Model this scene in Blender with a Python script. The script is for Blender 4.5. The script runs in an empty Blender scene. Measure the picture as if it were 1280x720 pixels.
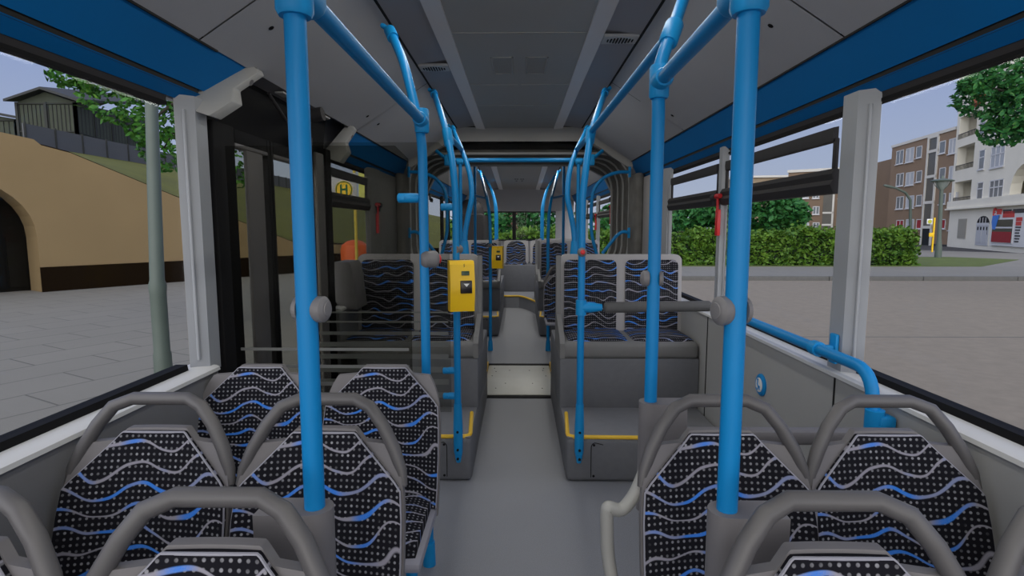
import bpy, bmesh, math, random
from mathutils import Vector, Matrix
from mathutils.geometry import tessellate_polygon
random.seed(7)
S = bpy.context.scene
COL = S.collection
PI = math.pi

# ------------------------------------------------------------------ camera
F_PX = 700.0; CAM_H = 1.4; VPX, VPY = 649.0, 283.0
d_ = Vector(((VPX-640)/F_PX, (360-VPY)/F_PX, 1.0)).normalized()        # world +Y seen in camera axes (right, up, forward)
u_ = Vector((0, d_.z, -d_.y)).normalized()
x_ = Vector((0, 0, 0)); x_ = d_.cross(u_); x_ = -x_ if x_.x < 0 else x_
def ray(px, py):
    c = Vector(((px-640)/F_PX, (360-py)/F_PX, 1.0))
    return Vector((c.dot(x_), c.dot(d_), c.dot(u_)))
def at(px, py, x=None, y=None, z=None):
    r = ray(px, py)
    t = x/r.x if x is not None else y/r.y if y is not None else (z-CAM_H)/r.z
    return Vector((0, 0, CAM_H)) + t*r
cam = bpy.data.cameras.new('camera'); co = bpy.data.objects.new('camera', cam); COL.objects.link(co)
cam.sensor_width = 36; cam.lens = F_PX/1280*36; cam.clip_start = .02; cam.clip_end = 600
right = Vector((x_.x, d_.x, u_.x)); up = Vector((x_.y, d_.y, u_.y)); fwd = Vector((x_.z, d_.z, u_.z))
m = Matrix((right, up, -fwd)).transposed().to_4x4(); m.translation = Vector((0, 0, CAM_H))
co.matrix_world = m
S.camera = co

# ------------------------------------------------------------------ sky, sun, exposure
S.view_settings.view_transform = 'Standard'; S.view_settings.look = 'None'
S.view_settings.gamma = 1; S.view_settings.use_curve_mapping = False
S.view_settings.exposure = 0.0
W = bpy.data.worlds.new('sky'); S.world = W; W.use_nodes = True
nt = W.node_tree; nt.nodes.clear()
def wn(t, **k):
    n = nt.nodes.new(t)
    for a, b in k.items(): setattr(n, a, b)
    return n
geo = wn('ShaderNodeTexCoord')
sep = wn('ShaderNodeSeparateXYZ'); nt.links.new(geo.outputs['Generated'], sep.inputs[0])
rmp = wn('ShaderNodeValToRGB'); nt.links.new(sep.outputs['Z'], rmp.inputs[0])
cr = rmp.color_ramp
cr.elements[0].position = 0.0; cr.elements[0].color = (.46, .50, .58, 1)
cr.elements[1].position = 0.9; cr.elements[1].color = (.16, .26, .58, 1)
e = cr.elements.new(.10); e.color = (.40, .46, .60, 1)
e = cr.elements.new(.34); e.color = (.25, .34, .62, 1)
# hazy brightness around the sun, which stands behind the viewer
SUN_DIR = Vector((-.15, -.85, .50)).normalized()
nrm = wn('ShaderNodeVectorMath', operation='DOT_PRODUCT'); nrm.inputs[1].default_value = SUN_DIR
nt.links.new(geo.outputs['Generated'], nrm.inputs[0])
mr = wn('ShaderNodeMapRange'); mr.interpolation_type = 'SMOOTHSTEP'
mr.inputs['From Min'].default_value = .0; mr.inputs['From Max'].default_value = 1.0
mr.inputs['To Min'].default_value = 0; mr.inputs['To Max'].default_value = 2.2
nt.links.new(nrm.outputs['Value'], mr.inputs['Value'])
mul = wn('ShaderNodeVectorMath', operation='SCALE'); mul.inputs[0].default_value = (1.0, .93, .82)
nt.links.new(mr.outputs['Result'], mul.inputs['Scale'])
add = wn('ShaderNodeVectorMath', operation='ADD')
nt.links.new(rmp.outputs[0], add.inputs[0]); nt.links.new(mul.outputs[0], add.inputs[1])
bg = wn('ShaderNodeBackground'); out = wn('ShaderNodeOutputWorld')
nt.links.new(add.outputs[0], bg.inputs[0]); bg.inputs[1].default_value = 1.0
nt.links.new(bg.outputs[0], out.inputs[0])
sl = bpy.data.lights.new('sun', 'SUN'); so = bpy.data.objects.new('sun', sl); COL.objects.link(so)
sl.energy = .25; sl.angle = math.radians(60); sl.color = (1, .94, .82)
so.rotation_euler = SUN_DIR.to_track_quat('Z', 'Y').to_euler()

FILL_W = 6.0            # each fill light added under a ceiling lamp strip

# ------------------------------------------------------------------ helpers
class MB:
    def __init__(s): s.bm = bmesh.new(); s.uv = s.bm.loops.layers.uv.new('UVMap'); s.mi = 0
    def face(s, vs):
        try:
            f = s.bm.faces.new(vs); f.material_index = s.mi; return f
        except ValueError: return None
    def box(s, a, b, bev=0.0, seg=2, rot=0, tilt=None):
        x0, y0, z0 = [min(p, q) for p, q in zip(a, b)]; x1, y1, z1 = [max(p, q) for p, q in zip(a, b)]
        t = bmesh.new()
        vs = [t.verts.new(p) for p in ((x0,y0,z0),(x1,y0,z0),(x1,y1,z0),(x0,y1,z0),(x0,y0,z1),(x1,y0,z1),(x1,y1,z1),(x0,y1,z1))]
        for q in ((0,3,2,1),(4,5,6,7),(0,1,5,4),(1,2,6,5),(2,3,7,6),(3,0,4,7)): t.faces.new([vs[i] for i in q])
        if bev > 0: bmesh.ops.bevel(t, geom=t.edges[:], offset=bev, segments=seg, profile=.5, affect='EDGES')
        M = Matrix.Identity(4)
        c = Vector(((x0+x1)/2, (y0+y1)/2, (z0+z1)/2))
        if rot: M = Matrix.Translation(c) @ Matrix.Rotation(rot, 4, 'Z') @ Matrix.Translation(-c)
        if tilt: M = Matrix.Translation(c) @ Matrix.Rotation(tilt[0], 4, tilt[1]) @ Matrix.Translation(-c)
        s.join(t, M); return s
    def join(s, t, M=None):
        mp = {}
        for v in t.verts: mp[v] = s.bm.verts.new(M @ v.co if M else v.co)
        for f in t.faces: s.face([mp[v] for v in f.verts])
        t.free()
    def tube(s, pts, r, bend=0.0, seg=12, caps=True):
        pts = [Vector(p) for p in pts]
        if bend > 0 and len(pts) > 2:
            q = [pts[0]]
            for i in range(1, len(pts)-1):
                a, b, c = pts[i-1], pts[i], pts[i+1]
                d = min(bend, (a-b).length*.49, (c-b).length*.49)
                p0 = b + (a-b).normalized()*d; p1 = b + (c-b).normalized()*d
                for k in range(7):
                    t = k/6; q.append((1-t)**2*p0 + 2*t*(1-t)*b + t*t*p1)
            q.append(pts[-1]); pts = q
        n = len(pts); T = []
        for i in range(n):
            a = pts[max(i-1, 0)]; b = pts[min(i+1, n-1)]; T.append((b-a).normalized())
        ref = Vector((0, 0, 1)) if abs(T[0].z) < .9 else Vector((1, 0, 0))
        N = (ref - T[0]*ref.dot(T[0])).normalized(); rings = []
        for i in range(n):
            N = (N - T[i]*N.dot(T[i])).normalized(); B = T[i].cross(N)
            rr = r[i] if isinstance(r, (list, tuple)) else r
            rings.append([s.bm.verts.new(pts[i] + rr*(math.cos(a)*N + math.sin(a)*B)) for a in [2*PI*k/seg for k in range(seg)]])
        for i in range(n-1):
            for k in range(seg):
                s.face([rings[i][k], rings[i][(k+1) % seg], rings[i+1][(k+1) % seg], rings[i+1][k]])
        if caps: s.face(rings[0][::-1]); s.face(rings[-1])
        return s
    def cyl(s, p0, p1, r0, r1=None, seg=16): return s.tube([p0, p1], [r0, r0 if r1 is None else r1], seg=seg)
    def prism(s, poly, axis, t0, t1, M=None):
        def mk(p, t):
            v = {'x': Vector((t, p[0], p[1])), 'y': Vector((p[0], t, p[1])), 'z': Vector((p[0], p[1], t))}[axis]
            return s.bm.verts.new(M @ v if M else v)
        a = [mk(p, t0) for p in poly]; b = [mk(p, t1) for p in poly]; n = len(poly)
        for i in range(n): s.face([a[i], a[(i+1) % n], b[(i+1) % n], b[i]])
        for tri in tessellate_polygon([[Vector((p[0], p[1], 0)) for p in poly]]):
            s.face([a[i] for i in tri]); s.face([b[i] for i in tri])
        return s
    def quad(s, *ps): s.face([s.bm.verts.new(p) for p in ps]); return s
    def grid(s, rows, wrap=False):
        V = [[s.bm.verts.new(p) for p in r] for r in rows]
        for i in range(len(V)-1):
            n = len(V[i])
            for k in range(n if wrap else n-1):
                s.face([V[i][k], V[i][(k+1) % n], V[i+1][(k+1) % n], V[i+1][k]])
        return V
    def lathe(s, prof, c=(0,0,0), seg=20, M=None):
        rows = []
        for r, z in prof:
            row = []
            for k in range(seg):
                p = Vector((r*math.cos(2*PI*k/seg), r*math.sin(2*PI*k/seg), z)); p = M @ p if M else p
                row.append(p + Vector(c))
            rows.append(row)
        V = s.grid(rows, wrap=True); s.face(V[0][::-1]); s.face(V[-1]); return s
    def sphere(s, c, r, sc=(1,1,1), seg=14):
        t = bmesh.new(); bmesh.ops.create_uvsphere(t, u_segments=seg, v_segments=max(6, seg//2+2), radius=r)
        s.join(t, Matrix.Translation(Vector(c)) @ Matrix.Diagonal((*sc, 1))); return s
    def build(s, name, mat, parent=None, smooth=True, sharp=.6, origin=None, uvbox=False):
        bm = s.bm
        bmesh.ops.recalc_face_normals(bm, faces=bm.faces[:])
        for f in bm.faces: f.smooth = smooth
        if smooth:
            for ed in bm.edges:
                if len(ed.link_faces) == 2 and ed.calc_face_angle(0) > sharp: ed.smooth = False
        if uvbox:
            bm.normal_update()
            for f in bm.faces:
                n = f.normal
                for l in f.loops:
                    p = l.vert.co
                    l[s.uv].uv = (p.x, -p.y) if abs(n.z) > .75 else (p.x, p.z) if abs(n.y) > abs(n.x)*.6 else (p.y, p.z)
        if origin is not None: bmesh.ops.translate(bm, verts=bm.verts[:], vec=-Vector(origin))
        me = bpy.data.meshes.new(name); bm.to_mesh(me); bm.free()
        for mm in (mat if isinstance(mat, (list, tuple)) else [mat]): me.materials.append(mm)
        o = bpy.data.objects.new(name, me); COL.objects.link(o)
        if origin is not None: o.location = origin
        if parent: o.parent = parent
        return o
def tag(o, label=None, cat=None, group=None, kind=None):
    if label: o['label'] = label
    if cat: o['category'] = cat
    if group: o['group'] = group
    if kind: o['kind'] = kind
    return o
def empty(name, label, cat, loc=(0,0,0), rz=0, group=None):
    o = bpy.data.objects.new(name, None); COL.objects.link(o); o.location = loc; o.rotation_euler = (0, 0, rz)
    o.empty_display_size = .05
    return tag(o, label, cat, group)
def struct(o): o['kind'] = 'structure'; return o
CH = {}
def part(mb, name, mat, parent, **k):
    o = mb.build(name, mat, parent, **k); CH.setdefault(parent.name, []).append(o); return o
def dup(root, loc, label, rz=None):
    r = root.copy(); COL.objects.link(r); r.location = loc; r['label'] = label
    if rz is not None: r.rotation_euler = (0, 0, rz)
    for ch in CH.get(root.name, []):
        c = ch.copy(); COL.objects.link(c); c.parent = r
        CH.setdefault(r.name, []).append(c)
        for g in CH.get(ch.name, []):
            q = g.copy(); COL.objects.link(q); q.parent = c
    return r

# ------------------------------------------------------------------ materials
def mat(name, col, rough=.6, metal=0, noise=0, nscale=20, bump=0, spec=.5):
    M = bpy.data.materials.new(name); M.use_nodes = True; t = M.node_tree; b = t.nodes['Principled BSDF']
    b.inputs['Base Color'].default_value = (*col, 1); b.inputs['Roughness'].default_value = rough
    b.inputs['Metallic'].default_value = metal; b.inputs['Specular IOR Level'].default_value = spec
    if noise or bump:
        tc = t.nodes.new('ShaderNodeTexCoord'); nz = t.nodes.new('ShaderNodeTexNoise')
        nz.inputs['Scale'].default_value = nscale; nz.inputs['Detail'].default_value = 5
        t.links.new(tc.outputs['Object'], nz.inputs['Vector'])
        if noise:
            mx = t.nodes.new('ShaderNodeMix'); mx.data_type = 'RGBA'
            mx.inputs['A'].default_value = (*[c*(1-noise) for c in col], 1); mx.inputs['B'].default_value = (*[min(1, c*(1+noise)) for c in col], 1)
            t.links.new(nz.outputs['Fac'], mx.inputs['Factor']); t.links.new(mx.outputs['Result'], b.inputs['Base Color'])
        if bump:
            bp = t.nodes.new('ShaderNodeBump'); bp.inputs['Strength'].default_value = bump; bp.inputs['Distance'].default_value = .01
            t.links.new(nz.outputs['Fac'], bp.inputs['Height']); t.links.new(bp.outputs[0], b.inputs['Normal'])
    return M
def glass(name, tint, refl=.06):
    M = bpy.data.materials.new(name); M.use_nodes = True; t = M.node_tree; t.nodes.clear()
    o = t.nodes.new('ShaderNodeOutputMaterial'); a = t.nodes.new('ShaderNodeBsdfTransparent'); g = t.nodes.new('ShaderNodeBsdfGlossy')
    a.inputs[0].default_value = (*tint, 1); g.inputs['Roughness'].default_value = .02
    x = t.nodes.new('ShaderNodeMixShader'); x.inputs[0].default_value = refl
    t.links.new(a.outputs[0], x.inputs[1]); t.links.new(g.outputs[0], x.inputs[2]); t.links.new(x.outputs[0], o.inputs[0])
    return M
class NG:                                             # terse node builder for the patterned materials
    def __init__(s, M): s.t = M.node_tree; s.b = s.t.nodes['Principled BSDF']
    def n(s, ty, **k):
        q = s.t.nodes.new(ty)
        for a, b in k.items(): setattr(q, a, b)
        return q
    def l(s, a, b): s.t.links.new(a, b)
    def val(s, sock, v):
        if hasattr(v, 'node'): s.l(v, sock)
        else: sock.default_value = v
    def m(s, op, a, b=0.0, c=0.0, clamp=False):
        q = s.n('ShaderNodeMath', operation=op, use_clamp=clamp)
        for i, v in enumerate((a, b, c)): s.val(q.inputs[i], v)
        return q.outputs[0]
    def mix(s, f, a, b):
        q = s.n('ShaderNodeMix', data_type='RGBA')
        for nm, v in (('Factor', f), ('A', a), ('B', b)):
            s.val(q.inputs[nm], (*v, 1) if isinstance(v, tuple) and len(v) == 3 else v)
        return q.outputs['Result']
    def noise(s, vec, scale, detail=2, dist=0):
        q = s.n('ShaderNodeTexNoise'); q.inputs['Scale'].default_value = scale; q.inputs['Detail'].default_value = detail
        s.l(vec, q.inputs['Vector']); return q.outputs['Fac']
def fabric_material(name='bus_fabric'):
    M = mat(name, (.02, .02, .025), .95, spec=.1); g = NG(M)
    uv = g.n('ShaderNodeUVMap').outputs[0]; sp = g.n('ShaderNodeSeparateXYZ'); g.l(uv, sp.inputs[0])
    x, z = sp.outputs[0], sp.outputs[1]
    # small woven dots
    P = .0143
    fx = g.m('SUBTRACT', g.m('FRACT', g.m('DIVIDE', x, P)), .5); fz = g.m('SUBTRACT', g.m('FRACT', g.m('DIVIDE', z, P)), .5)
    dd = g.m('SQRT', g.m('ADD', g.m('MULTIPLY', fx, fx), g.m('MULTIPLY', fz, fz)))
    nz = g.noise(uv, 38, 2)
    dot = g.m('MULTIPLY', g.m('MULTIPLY', g.m('SUBTRACT', .27, dd), 9, clamp=True), g.m('MULTIPLY', g.m('SUBTRACT', nz, .22), 2.0, clamp=True), clamp=True)
    col = g.mix(dot, (.011, .011, .015), (.36, .36, .39))
    # woven wavy lines
    PER = .049
    v0 = g.m('DIVIDE', z, PER); band = g.m('FLOOR', v0)
    cmb = g.n('ShaderNodeCombineXYZ'); g.l(g.m('MULTIPLY_ADD', x, 6.5, 4.3), cmb.inputs[0]); g.l(g.m('MULTIPLY', z, 4.2), cmb.inputs[1])
    wob = g.noise(cmb.outputs[0], 1.0, 1)
    s1 = g.m('SINE', g.m('ADD', g.m('MULTIPLY', x, 33), g.m('MULTIPLY', z, 16)))
    v = g.m('ADD', v0, g.m('ADD', g.m('MULTIPLY', g.m('SUBTRACT', wob, .5), 2.7), g.m('MULTIPLY', s1, .22)))
    fr = g.m('ABSOLUTE', g.m('SUBTRACT', g.m('FRACT', v), .5))
    cmb2 = g.n('ShaderNodeCombineXYZ'); g.l(g.m('MULTIPLY', x, 7), cmb2.inputs[0]); g.l(g.m('MULTIPLY', g.m('FLOOR', v), 3.7), cmb2.inputs[1])
    wn_ = g.noise(cmb2.outputs[0], 1.0, 1)
    wid = g.m('MULTIPLY_ADD', wn_, .15, .02)
    ln = g.m('MULTIPLY', g.m('SUBTRACT', wid, fr), 22, clamp=True)
    hue = g.m('MULTIPLY', g.m('SUBTRACT', wn_, .47), 9, clamp=True)
    lc = g.mix(hue, (.30, .29, .34), (.010, .21, .80))
    fine = g.noise(uv, 420, 2)
    lc2 = g.mix(g.m('MULTIPLY', g.m('SUBTRACT', fine, .35), 1.6, clamp=True), lc, (.34, .34, .40))
    lc3 = g.mix(.55, lc, lc2)
    col = g.mix(ln, col, lc3)
    g.l(col, g.b.inputs['Base Color'])
    return M
FAB = fabric_material()
BLUE = mat('blue_pole_paint', (.003, .215, .53), .42, noise=.05, nscale=8, spec=.3)
BLUE_COVE = mat('blue_panel_shaded', (.001, .13, .38), .6, noise=.06, nscale=3, spec=.15)  # darker copy of the pole blue, the shadow up there put into the colour
BLUE_CLAMP = mat('blue_clamp_paint', (.006, .25, .58), .45, spec=.3)
CEIL = mat('ceiling_panel_grey', (.44, .44, .46), .75, noise=.05, nscale=3)
CEIL_MID = mat('ceiling_centre_grey', (.43, .42, .40), .8, noise=.06, nscale=2)
STRIP = mat('light_strip_cover', (.55, .54, .56), .5)
STRIP.node_tree.nodes['Principled BSDF'].inputs['Emission Color'].default_value = (1, .98, .98, 1); STRIP.node_tree.nodes['Principled BSDF'].inputs['Emission Strength'].default_value = .022
RECESS = mat('ceiling_recess_grey', (.36, .355, .38), .7)
VENTM = mat('vent_plastic', (.52, .52, .52), .6)
BLACK = mat('black_gap', (.006, .006, .006), .8)
RUBBER = mat('black_rubber', (.009, .009, .010), .7, spec=.12)
DARKPL = mat('dark_plastic', (.028, .026, .028), .6, noise=.1, nscale=30, spec=.25)
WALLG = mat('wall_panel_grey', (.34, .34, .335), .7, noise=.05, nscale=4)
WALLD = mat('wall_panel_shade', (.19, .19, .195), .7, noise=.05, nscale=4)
LEDGE = mat('window_ledge_light', (.62, .62, .61), .55)
PILLAR = mat('pillar_grey', (.32, .335, .36), .45, noise=.04, nscale=5)
BRACK = mat('pale_plastic', (.40, .40, .39), .55)
SEATP = mat('seat_plastic_grey', (.165, .157, .162), .55, noise=.06, nscale=12)
SEATH = mat('grab_handle_grey', (.095, .091, .093), .45)
TRIM = mat('seat_edge_light', (.28, .28, .33), .5)
ARM = mat('armrest_grey', (.29, .29, .275), .5)
HSEAT = mat('high_seat_frame', (.36, .35, .355), .55, noise=.05, nscale=10)
PODM = mat('podium_vinyl', (.13, .135, .15), .7, noise=.12, nscale=25)
PODT = mat('podium_top', (.20, .205, .225), .65, noise=.1, nscale=25)
SEATB = mat('seat_base_grey', (.16, .16, .16), .6, noise=.06, nscale=15)
YEL = mat('yellow_edge', (.85, .53, .035), .5)
VALY = mat('validator_yellow', (.85, .53, .004), .4)
SCREEN = mat('validator_display', (.012, .05, .02), .3)
BTNB = mat('validator_black', (.008, .005, .008), .3)
WHITE = mat('white_print', (.75, .75, .75), .5)
BTNG = mat('button_grey', (.17, .165, .17), .5)
RED = mat('red_plastic', (.55, .015, .02), .4)
PAD = mat('bar_foam_grey', (.085, .085, .085), .8, noise=.1, nscale=60)
BELL = mat('bellows_fabric', (.15, .145, .135), .75, noise=.45, nscale=9)
BELLF = mat('bellows_frame', (.42, .42, .41), .5)
PLATE = mat('aluminium_plate', (.55, .55, .51), .45, noise=.10, nscale=6)
GLASS = glass('window_glass', (.93, .945, .97), .006)
TINT = glass('tinted_screen_glass', (.71, .71, .69), .001)
TINTB = glass('lightly_tinted_screen_glass', (.82, .82, .80), .001)
DOORG = glass('door_glass', (.90, .91, .89), .002)
STRIPE = mat('screen_stripe_print', (.13, .135, .13), .8)
def floor_material():
    M = mat('floor_vinyl', (.26, .27, .30), .62); g = NG(M)
    tc = g.n('ShaderNodeTexCoord').outputs['Object']
    f = g.noise(tc, 210, 4); f2 = g.noise(tc, 600, 2); h = g.noise(tc, 3, 4)
    c = g.mix(f, (.18, .187, .21), (.31, .32, .35)); c = g.mix(g.m('MULTIPLY', g.m('SUBTRACT', f2, .55), 4, clamp=True), c, (.42, .43, .46))
    c = g.mix(g.m('MULTIPLY', h, .35), c, (.20, .21, .24)); g.l(c, g.b.inputs['Base Color'])
    return M
FLOOR = floor_material()

# ------------------------------------------------------------------ bus shell
Y0, YJ, YK, YE = -2.4, 5.50, 6.95, 12.4          # front end of what is built, joint start, joint end, rear wall
# floor
mb = MB(); mb.box((-1.2, Y0, -.06), (1.2, 5.0, 0)); mb.box((-1.2, 5.0, -.06), (1.2, 9.65, -.002)); struct(mb.build('floor', FLOOR))
mb = MB(); mb.box((-.30, 4.53, .0), (.30, 5.50, .014), .004)
for px, py in ((-.2,4.7),(.2,4.7),(-.12,4.85),(.12,4.85),(-.22,5.25),(-.09,5.3),(.1,5.3),(.23,5.3),(-.25,5.1),(.25,5.1),(-.24,5.38),(.24,5.38)):
    mb.mi = 1; mb.cyl((px, py, .012), (px, py, .0165), .006, seg=8)
mb.mi = 0
pl = mb.build('joint_cover_plate', [PLATE, BLACK]); tag(pl, 'pale aluminium floor plate over the joint in the aisle', 'floor plate')
mb = MB(); mb.box((-.30, 4.46, .0), (.30, 4.53, .006), .002); tag(mb.build('rubber_gap_strip', RUBBER), 'black rubber strip along the near edge of the aluminium floor plate', 'rubber strip')
mb = MB(); mb.box((-.31, 5.50, .0), (.31, 5.56, .02), .006); tag(mb.build('rubber_gap_strip', RUBBER), 'dark rubber strip along the far edge of the aluminium floor plate', 'rubber strip')
for sx in (-1, 1):
    mb = MB(); mb.box((sx*.305, 5.15, 0), (sx*.34, 5.52, .05), .006)
    tag(mb.build('yellow_edge_block', YEL), 'yellow warning block at the %s end of the aluminium plate' % ('left' if sx < 0 else 'right'), 'warning edge')
# raised rear floor with a curved yellow nosing
mb = MB()
def stepy(x): return 9.64 - 2.6*max(0, (min(x, .34)+.02))**1.6/.3**1.6*.3
xs = [-1.2+2.4*i/40 for i in range(41)]
mb.grid([[(x, stepy(x), -.002) for x in xs], [(x, stepy(x), .2) for x in xs], [(x, YE, .2) for x in xs], [(x, YE, -.002) for x in xs]])
struct(mb.build('floor_rear', FLOOR))
mb = MB(); mb.tube([(x, stepy(x)-.004, .2) for x in xs if -.62 < x < .32], .016, seg=8)
struct(mb.build('trim_1', YEL))

# ceiling: flat centre, lamp strips, recesses and sloped side panels
def ceil_z(y): return 2.35 if y < 7 else 2.33 - .040*(y-7.2)
for (ya, yb, nm) in ((Y0, 5.58, 'ceiling'), (7.05, 11.6, 'ceiling_rear')):
    za, zb = ceil_z(ya), ceil_z(yb)
    mb = MB(); mb.prism([(-.335,0),(.335,0),(.335,.04),(-.335,.04)], 'y', 0, 1)
    for v in mb.bm.verts: t = v.co.y; v.co = Vector((v.co.x, ya+(yb-ya)*t, v.co.z+za+(zb-za)*t))
    struct(mb.build(nm, CEIL_MID))
    for sx in (-1, 1):
        side = 'left' if sx < 0 else 'right'
        mb = MB(); mb.prism([(sx*.335,-.012),(sx*.42,-.004),(sx*.42,.03),(sx*.335,.03)], 'y', 0, 1)
        for v in mb.bm.verts: t = v.co.y; v.co = Vector((v.co.x, ya+(yb-ya)*t, v.co.z+za+(zb-za)*t))
        tag(mb.build('ceiling_light_strip', STRIP), 'long pale %s ceiling lamp strip, %s of the bus' % (side, 'near half' if ya < 1 else 'far half behind the joint'), 'ceiling light', 'ceiling lamp strips')
        mb = MB(); mb.prism([(sx*.42,.02),(sx*.50,.012),(sx*.60,-.004),(sx*.60,.04),(sx*.42,.05)], 'y', 0, 1)
        for v in mb.bm.verts: t = v.co.y; v.co = Vector((v.co.x, ya+(yb-ya)*t, v.co.z+za+(zb-za)*t))
        struct(mb.build('ceiling_recess_'+side+('' if ya < 1 else '_rear'), RECESS))
        # black gap + sloped panels (2 cm joints between them)
        mb = MB(); mb.prism([(sx*.598,.0),(sx*.614,-.005),(sx*.612,.05),(sx*.598,.05)], 'y', 0, 1)
        for v in mb.bm.verts: t = v.co.y; v.co = Vector((v.co.x, ya+(yb-ya)*t, v.co.z+za+(zb-za)*t))
        struct(mb.build('trim_2', BLACK))
        cuts = [Y0, .1, 1.98, 3.83, 5.64] if ya < 1 else [7.05, 9.2, 11.6]
        for k in range(len(cuts)-1):
            y0, y1 = cuts[k]+.004, cuts[k+1]-.004
            mb = MB(); rows = []
            for y in (y0, y1):
                zc = ceil_z(y) - .008
                rows.append([(sx*.614, y, zc), (sx*1.095, y, 2.033), (sx*1.10, y, 2.06), (sx*.612, y, zc+.03)])
            mb.grid(rows, wrap=True)
            mb.face(mb.bm.verts[:4]) if False else None
            struct(mb.build('ceiling_panel_'+side, CEIL))
        mb = MB(); mb.grid([[(sx*.614, y, ceil_z(y)+.012), (sx*1.12, y, 2.06)] for y in (ya, yb)])
        struct(mb.build('ceiling_backing_'+side, BLACK))

# fill lights added just under the strip covers to brighten the interior
def strip_fill(sx, y0, y1, watts):
    l = bpy.data.lights.new('strip_fill', 'AREA'); l.shape = 'RECTANGLE'; l.size = .06; l.size_y = y1-y0; l.energy = watts; l.color = (1, .97, .90)
    o = bpy.data.objects.new('strip_fill', l); COL.objects.link(o); ym = (y0+y1)/2; o.location = (sx*.378, ym, ceil_z(ym)-.018)
for sx in (-1, 1):
    for y0, y1 in ((-2.2, -.6), (-.4, 1.4), (1.6, 3.4), (3.6, 5.3), (7.3, 9.0), (9.3, 11.2)): strip_fill(sx, y0, y1, FILL_W*(.75 if 1.5 < y0 < 5 else 2.1 if y0 > 7 else 1.0))
# little fixing screws of the side panels
for sx in (-1, 1):
    for (y, x) in ((1.78, .93), (2.18, .93), (3.7, .98), (3.98, .98)):
        zc = 2.342 + (2.033-2.342)*(x-.614)/(1.095-.614)
        mb = MB(); nrm_ = Vector((-sx*.309, 0, -.481)).normalized()
        p = Vector((sx*x, y, zc)); q = nrm_.to_track_quat('Z', 'Y').to_matrix().to_4x4()
        mb.lathe([(.011, -.004), (.011, .002), (.006, .004), (.005, .001)], p, 10, q)
        s_ = 'left' if sx < 0 else 'right'
        tag(mb.build('panel_screw', RUBBER), 'small dark screw in the %s ceiling panel, %s' % (s_, {1.78: 'just before the near panel joint', 2.18: 'just past the near panel joint', 3.7: 'just before the far panel joint', 3.98: 'just past the far panel joint'}[y]), 'screw', 'ceiling panel screws')
# ceiling seams + hatch relief
for k, y in enumerate((2.88, 3.9, 4.55)):
    mb = MB(); mb.box((-.333, y-.004, 2.346), (.333, y+.004, 2.352)); struct(mb.build('trim_%d' % (14+k), CEIL_MID))
gr = empty('ceiling_vent_grille', 'faint double air grille moulded into the middle of the ceiling', 'vent', (0, 3.45, 2.35))
for sx in (-1, 1):
    x0, x1 = sorted((sx*.035, sx*.165)); mb = MB()
    mb.box((x0, -.17, -.005), (x1, -.155, .002), .002); mb.box((x0, .17, -.005), (x1, .185, .002), .002)
    mb.box((x0, -.17, -.005), (x0+.012, .185, .002), .002); mb.box((x1-.012, -.17, -.005), (x1, .185, .002), .002)
    for k in range(9): xx = x0+.02+k*.0105; mb.box((xx, -.16, -.003), (xx+.004, .175, .002))
    part(mb, 'grille', CEIL_MID, gr)
mb = MB(); mb.box((-.012, -.55, -.004), (.012, .45, .002)); part(mb, 'centre_rib', CEIL_MID, gr)
gr = empty('ceiling_vent_grille', 'small dark slots in the ceiling of the rear half', 'vent', (0, 9.9, ceil_z(9.9)))
for dx, dy in ((-.07,0),(-.03,0),(.03,0),(.07,0),(-.05,.25),(.05,.25)):
    mb = MB(); mb.box((dx-.014, dy, -.006-.04*dy), (dx+.014, dy+.05, .006-.04*dy)); part(mb, 'slot', BLACK, gr)
# two pale air nozzles in the recesses
for sx, y in ((-1, 2.52+.95), (1, 2.52+.45)):
    r = empty('air_nozzle', 'pale slatted air nozzle in the %s ceiling recess' % ('left' if sx < 0 else 'right'), 'vent', (sx*.51, y, 2.35), 0, 'ceiling air nozzles')
    f = MB(); f.box((-.088, -.06, -.012), (.088, .06, .004), .004); fo = part(f, 'nozzle_frame', VENTM, r)
    f = MB()
    for k in range(9):
        w = .034*math.sin((k+1)/10*PI)+.006; xx = -.062+k*.0155
        f.box((xx-.0035, -w, -.016), (xx+.0035, w, -.011), .001)
    part(f, 'slot', BLACK, r)
# end of the front ceiling: transverse panel curving down to the joint
mb = MB(); rows = []
prof = [(5.57, .002), (5.61, -.02), (5.64, -.06), (5.66, -.12)]
for y, dz in prof:
    rows.append([(x, y, (2.355 if abs(x) < .6 else 2.355-(abs(x)-.6)*.64)+dz*(1.0 if abs(x) < .62 else .55)) for x in [-1.12+2.24*i/40 for i in range(41)]])
mb.grid(rows); struct(mb.build('trim_3', CEIL_MID))
# headers: portal frame around the joint (front and back)
def portal(y0, y1, inset, mat_, nm):
    mb = MB()
    outer = [(-1.30,.0),(-1.30,1.80),(-1.12,2.08),(-.62,2.40),(.62,2.40),(1.12,2.08),(1.30,1.80),(1.30,0)]
    inner = [(-1.18+inset,.0),(-1.18+inset,1.78-inset),(-1.06+inset,2.02-inset),(-.60+inset*.4,2.26-inset),(.60-inset*.4,2.26-inset),(1.06-inset,2.02-inset),(1.18-inset,1.78-inset),(1.18-inset,0)]
    A = [mb.bm.verts.new((x, y0, z)) for x, z in outer]; B = [mb.bm.verts.new((x, y0, z)) for x, z in inner]
    C = [mb.bm.verts.new((x, y1, z)) for x, z in outer]; D = [mb.bm.verts.new((x, y1, z)) for x, z in inner]
    for i in range(len(outer)-1):
        mb.face([A[i], A[i+1], B[i+1], B[i]]); mb.face([C[i], C[i+1], D[i+1], D[i]])
        mb.face([B[i], B[i+1], D[i+1], D[i]]); mb.face([A[i], A[i+1], C[i+1], C[i]])
    return struct(mb.build(nm, mat_))
portal(5.655, 5.77, 0.0, SEATB, 'trim_4')
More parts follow.
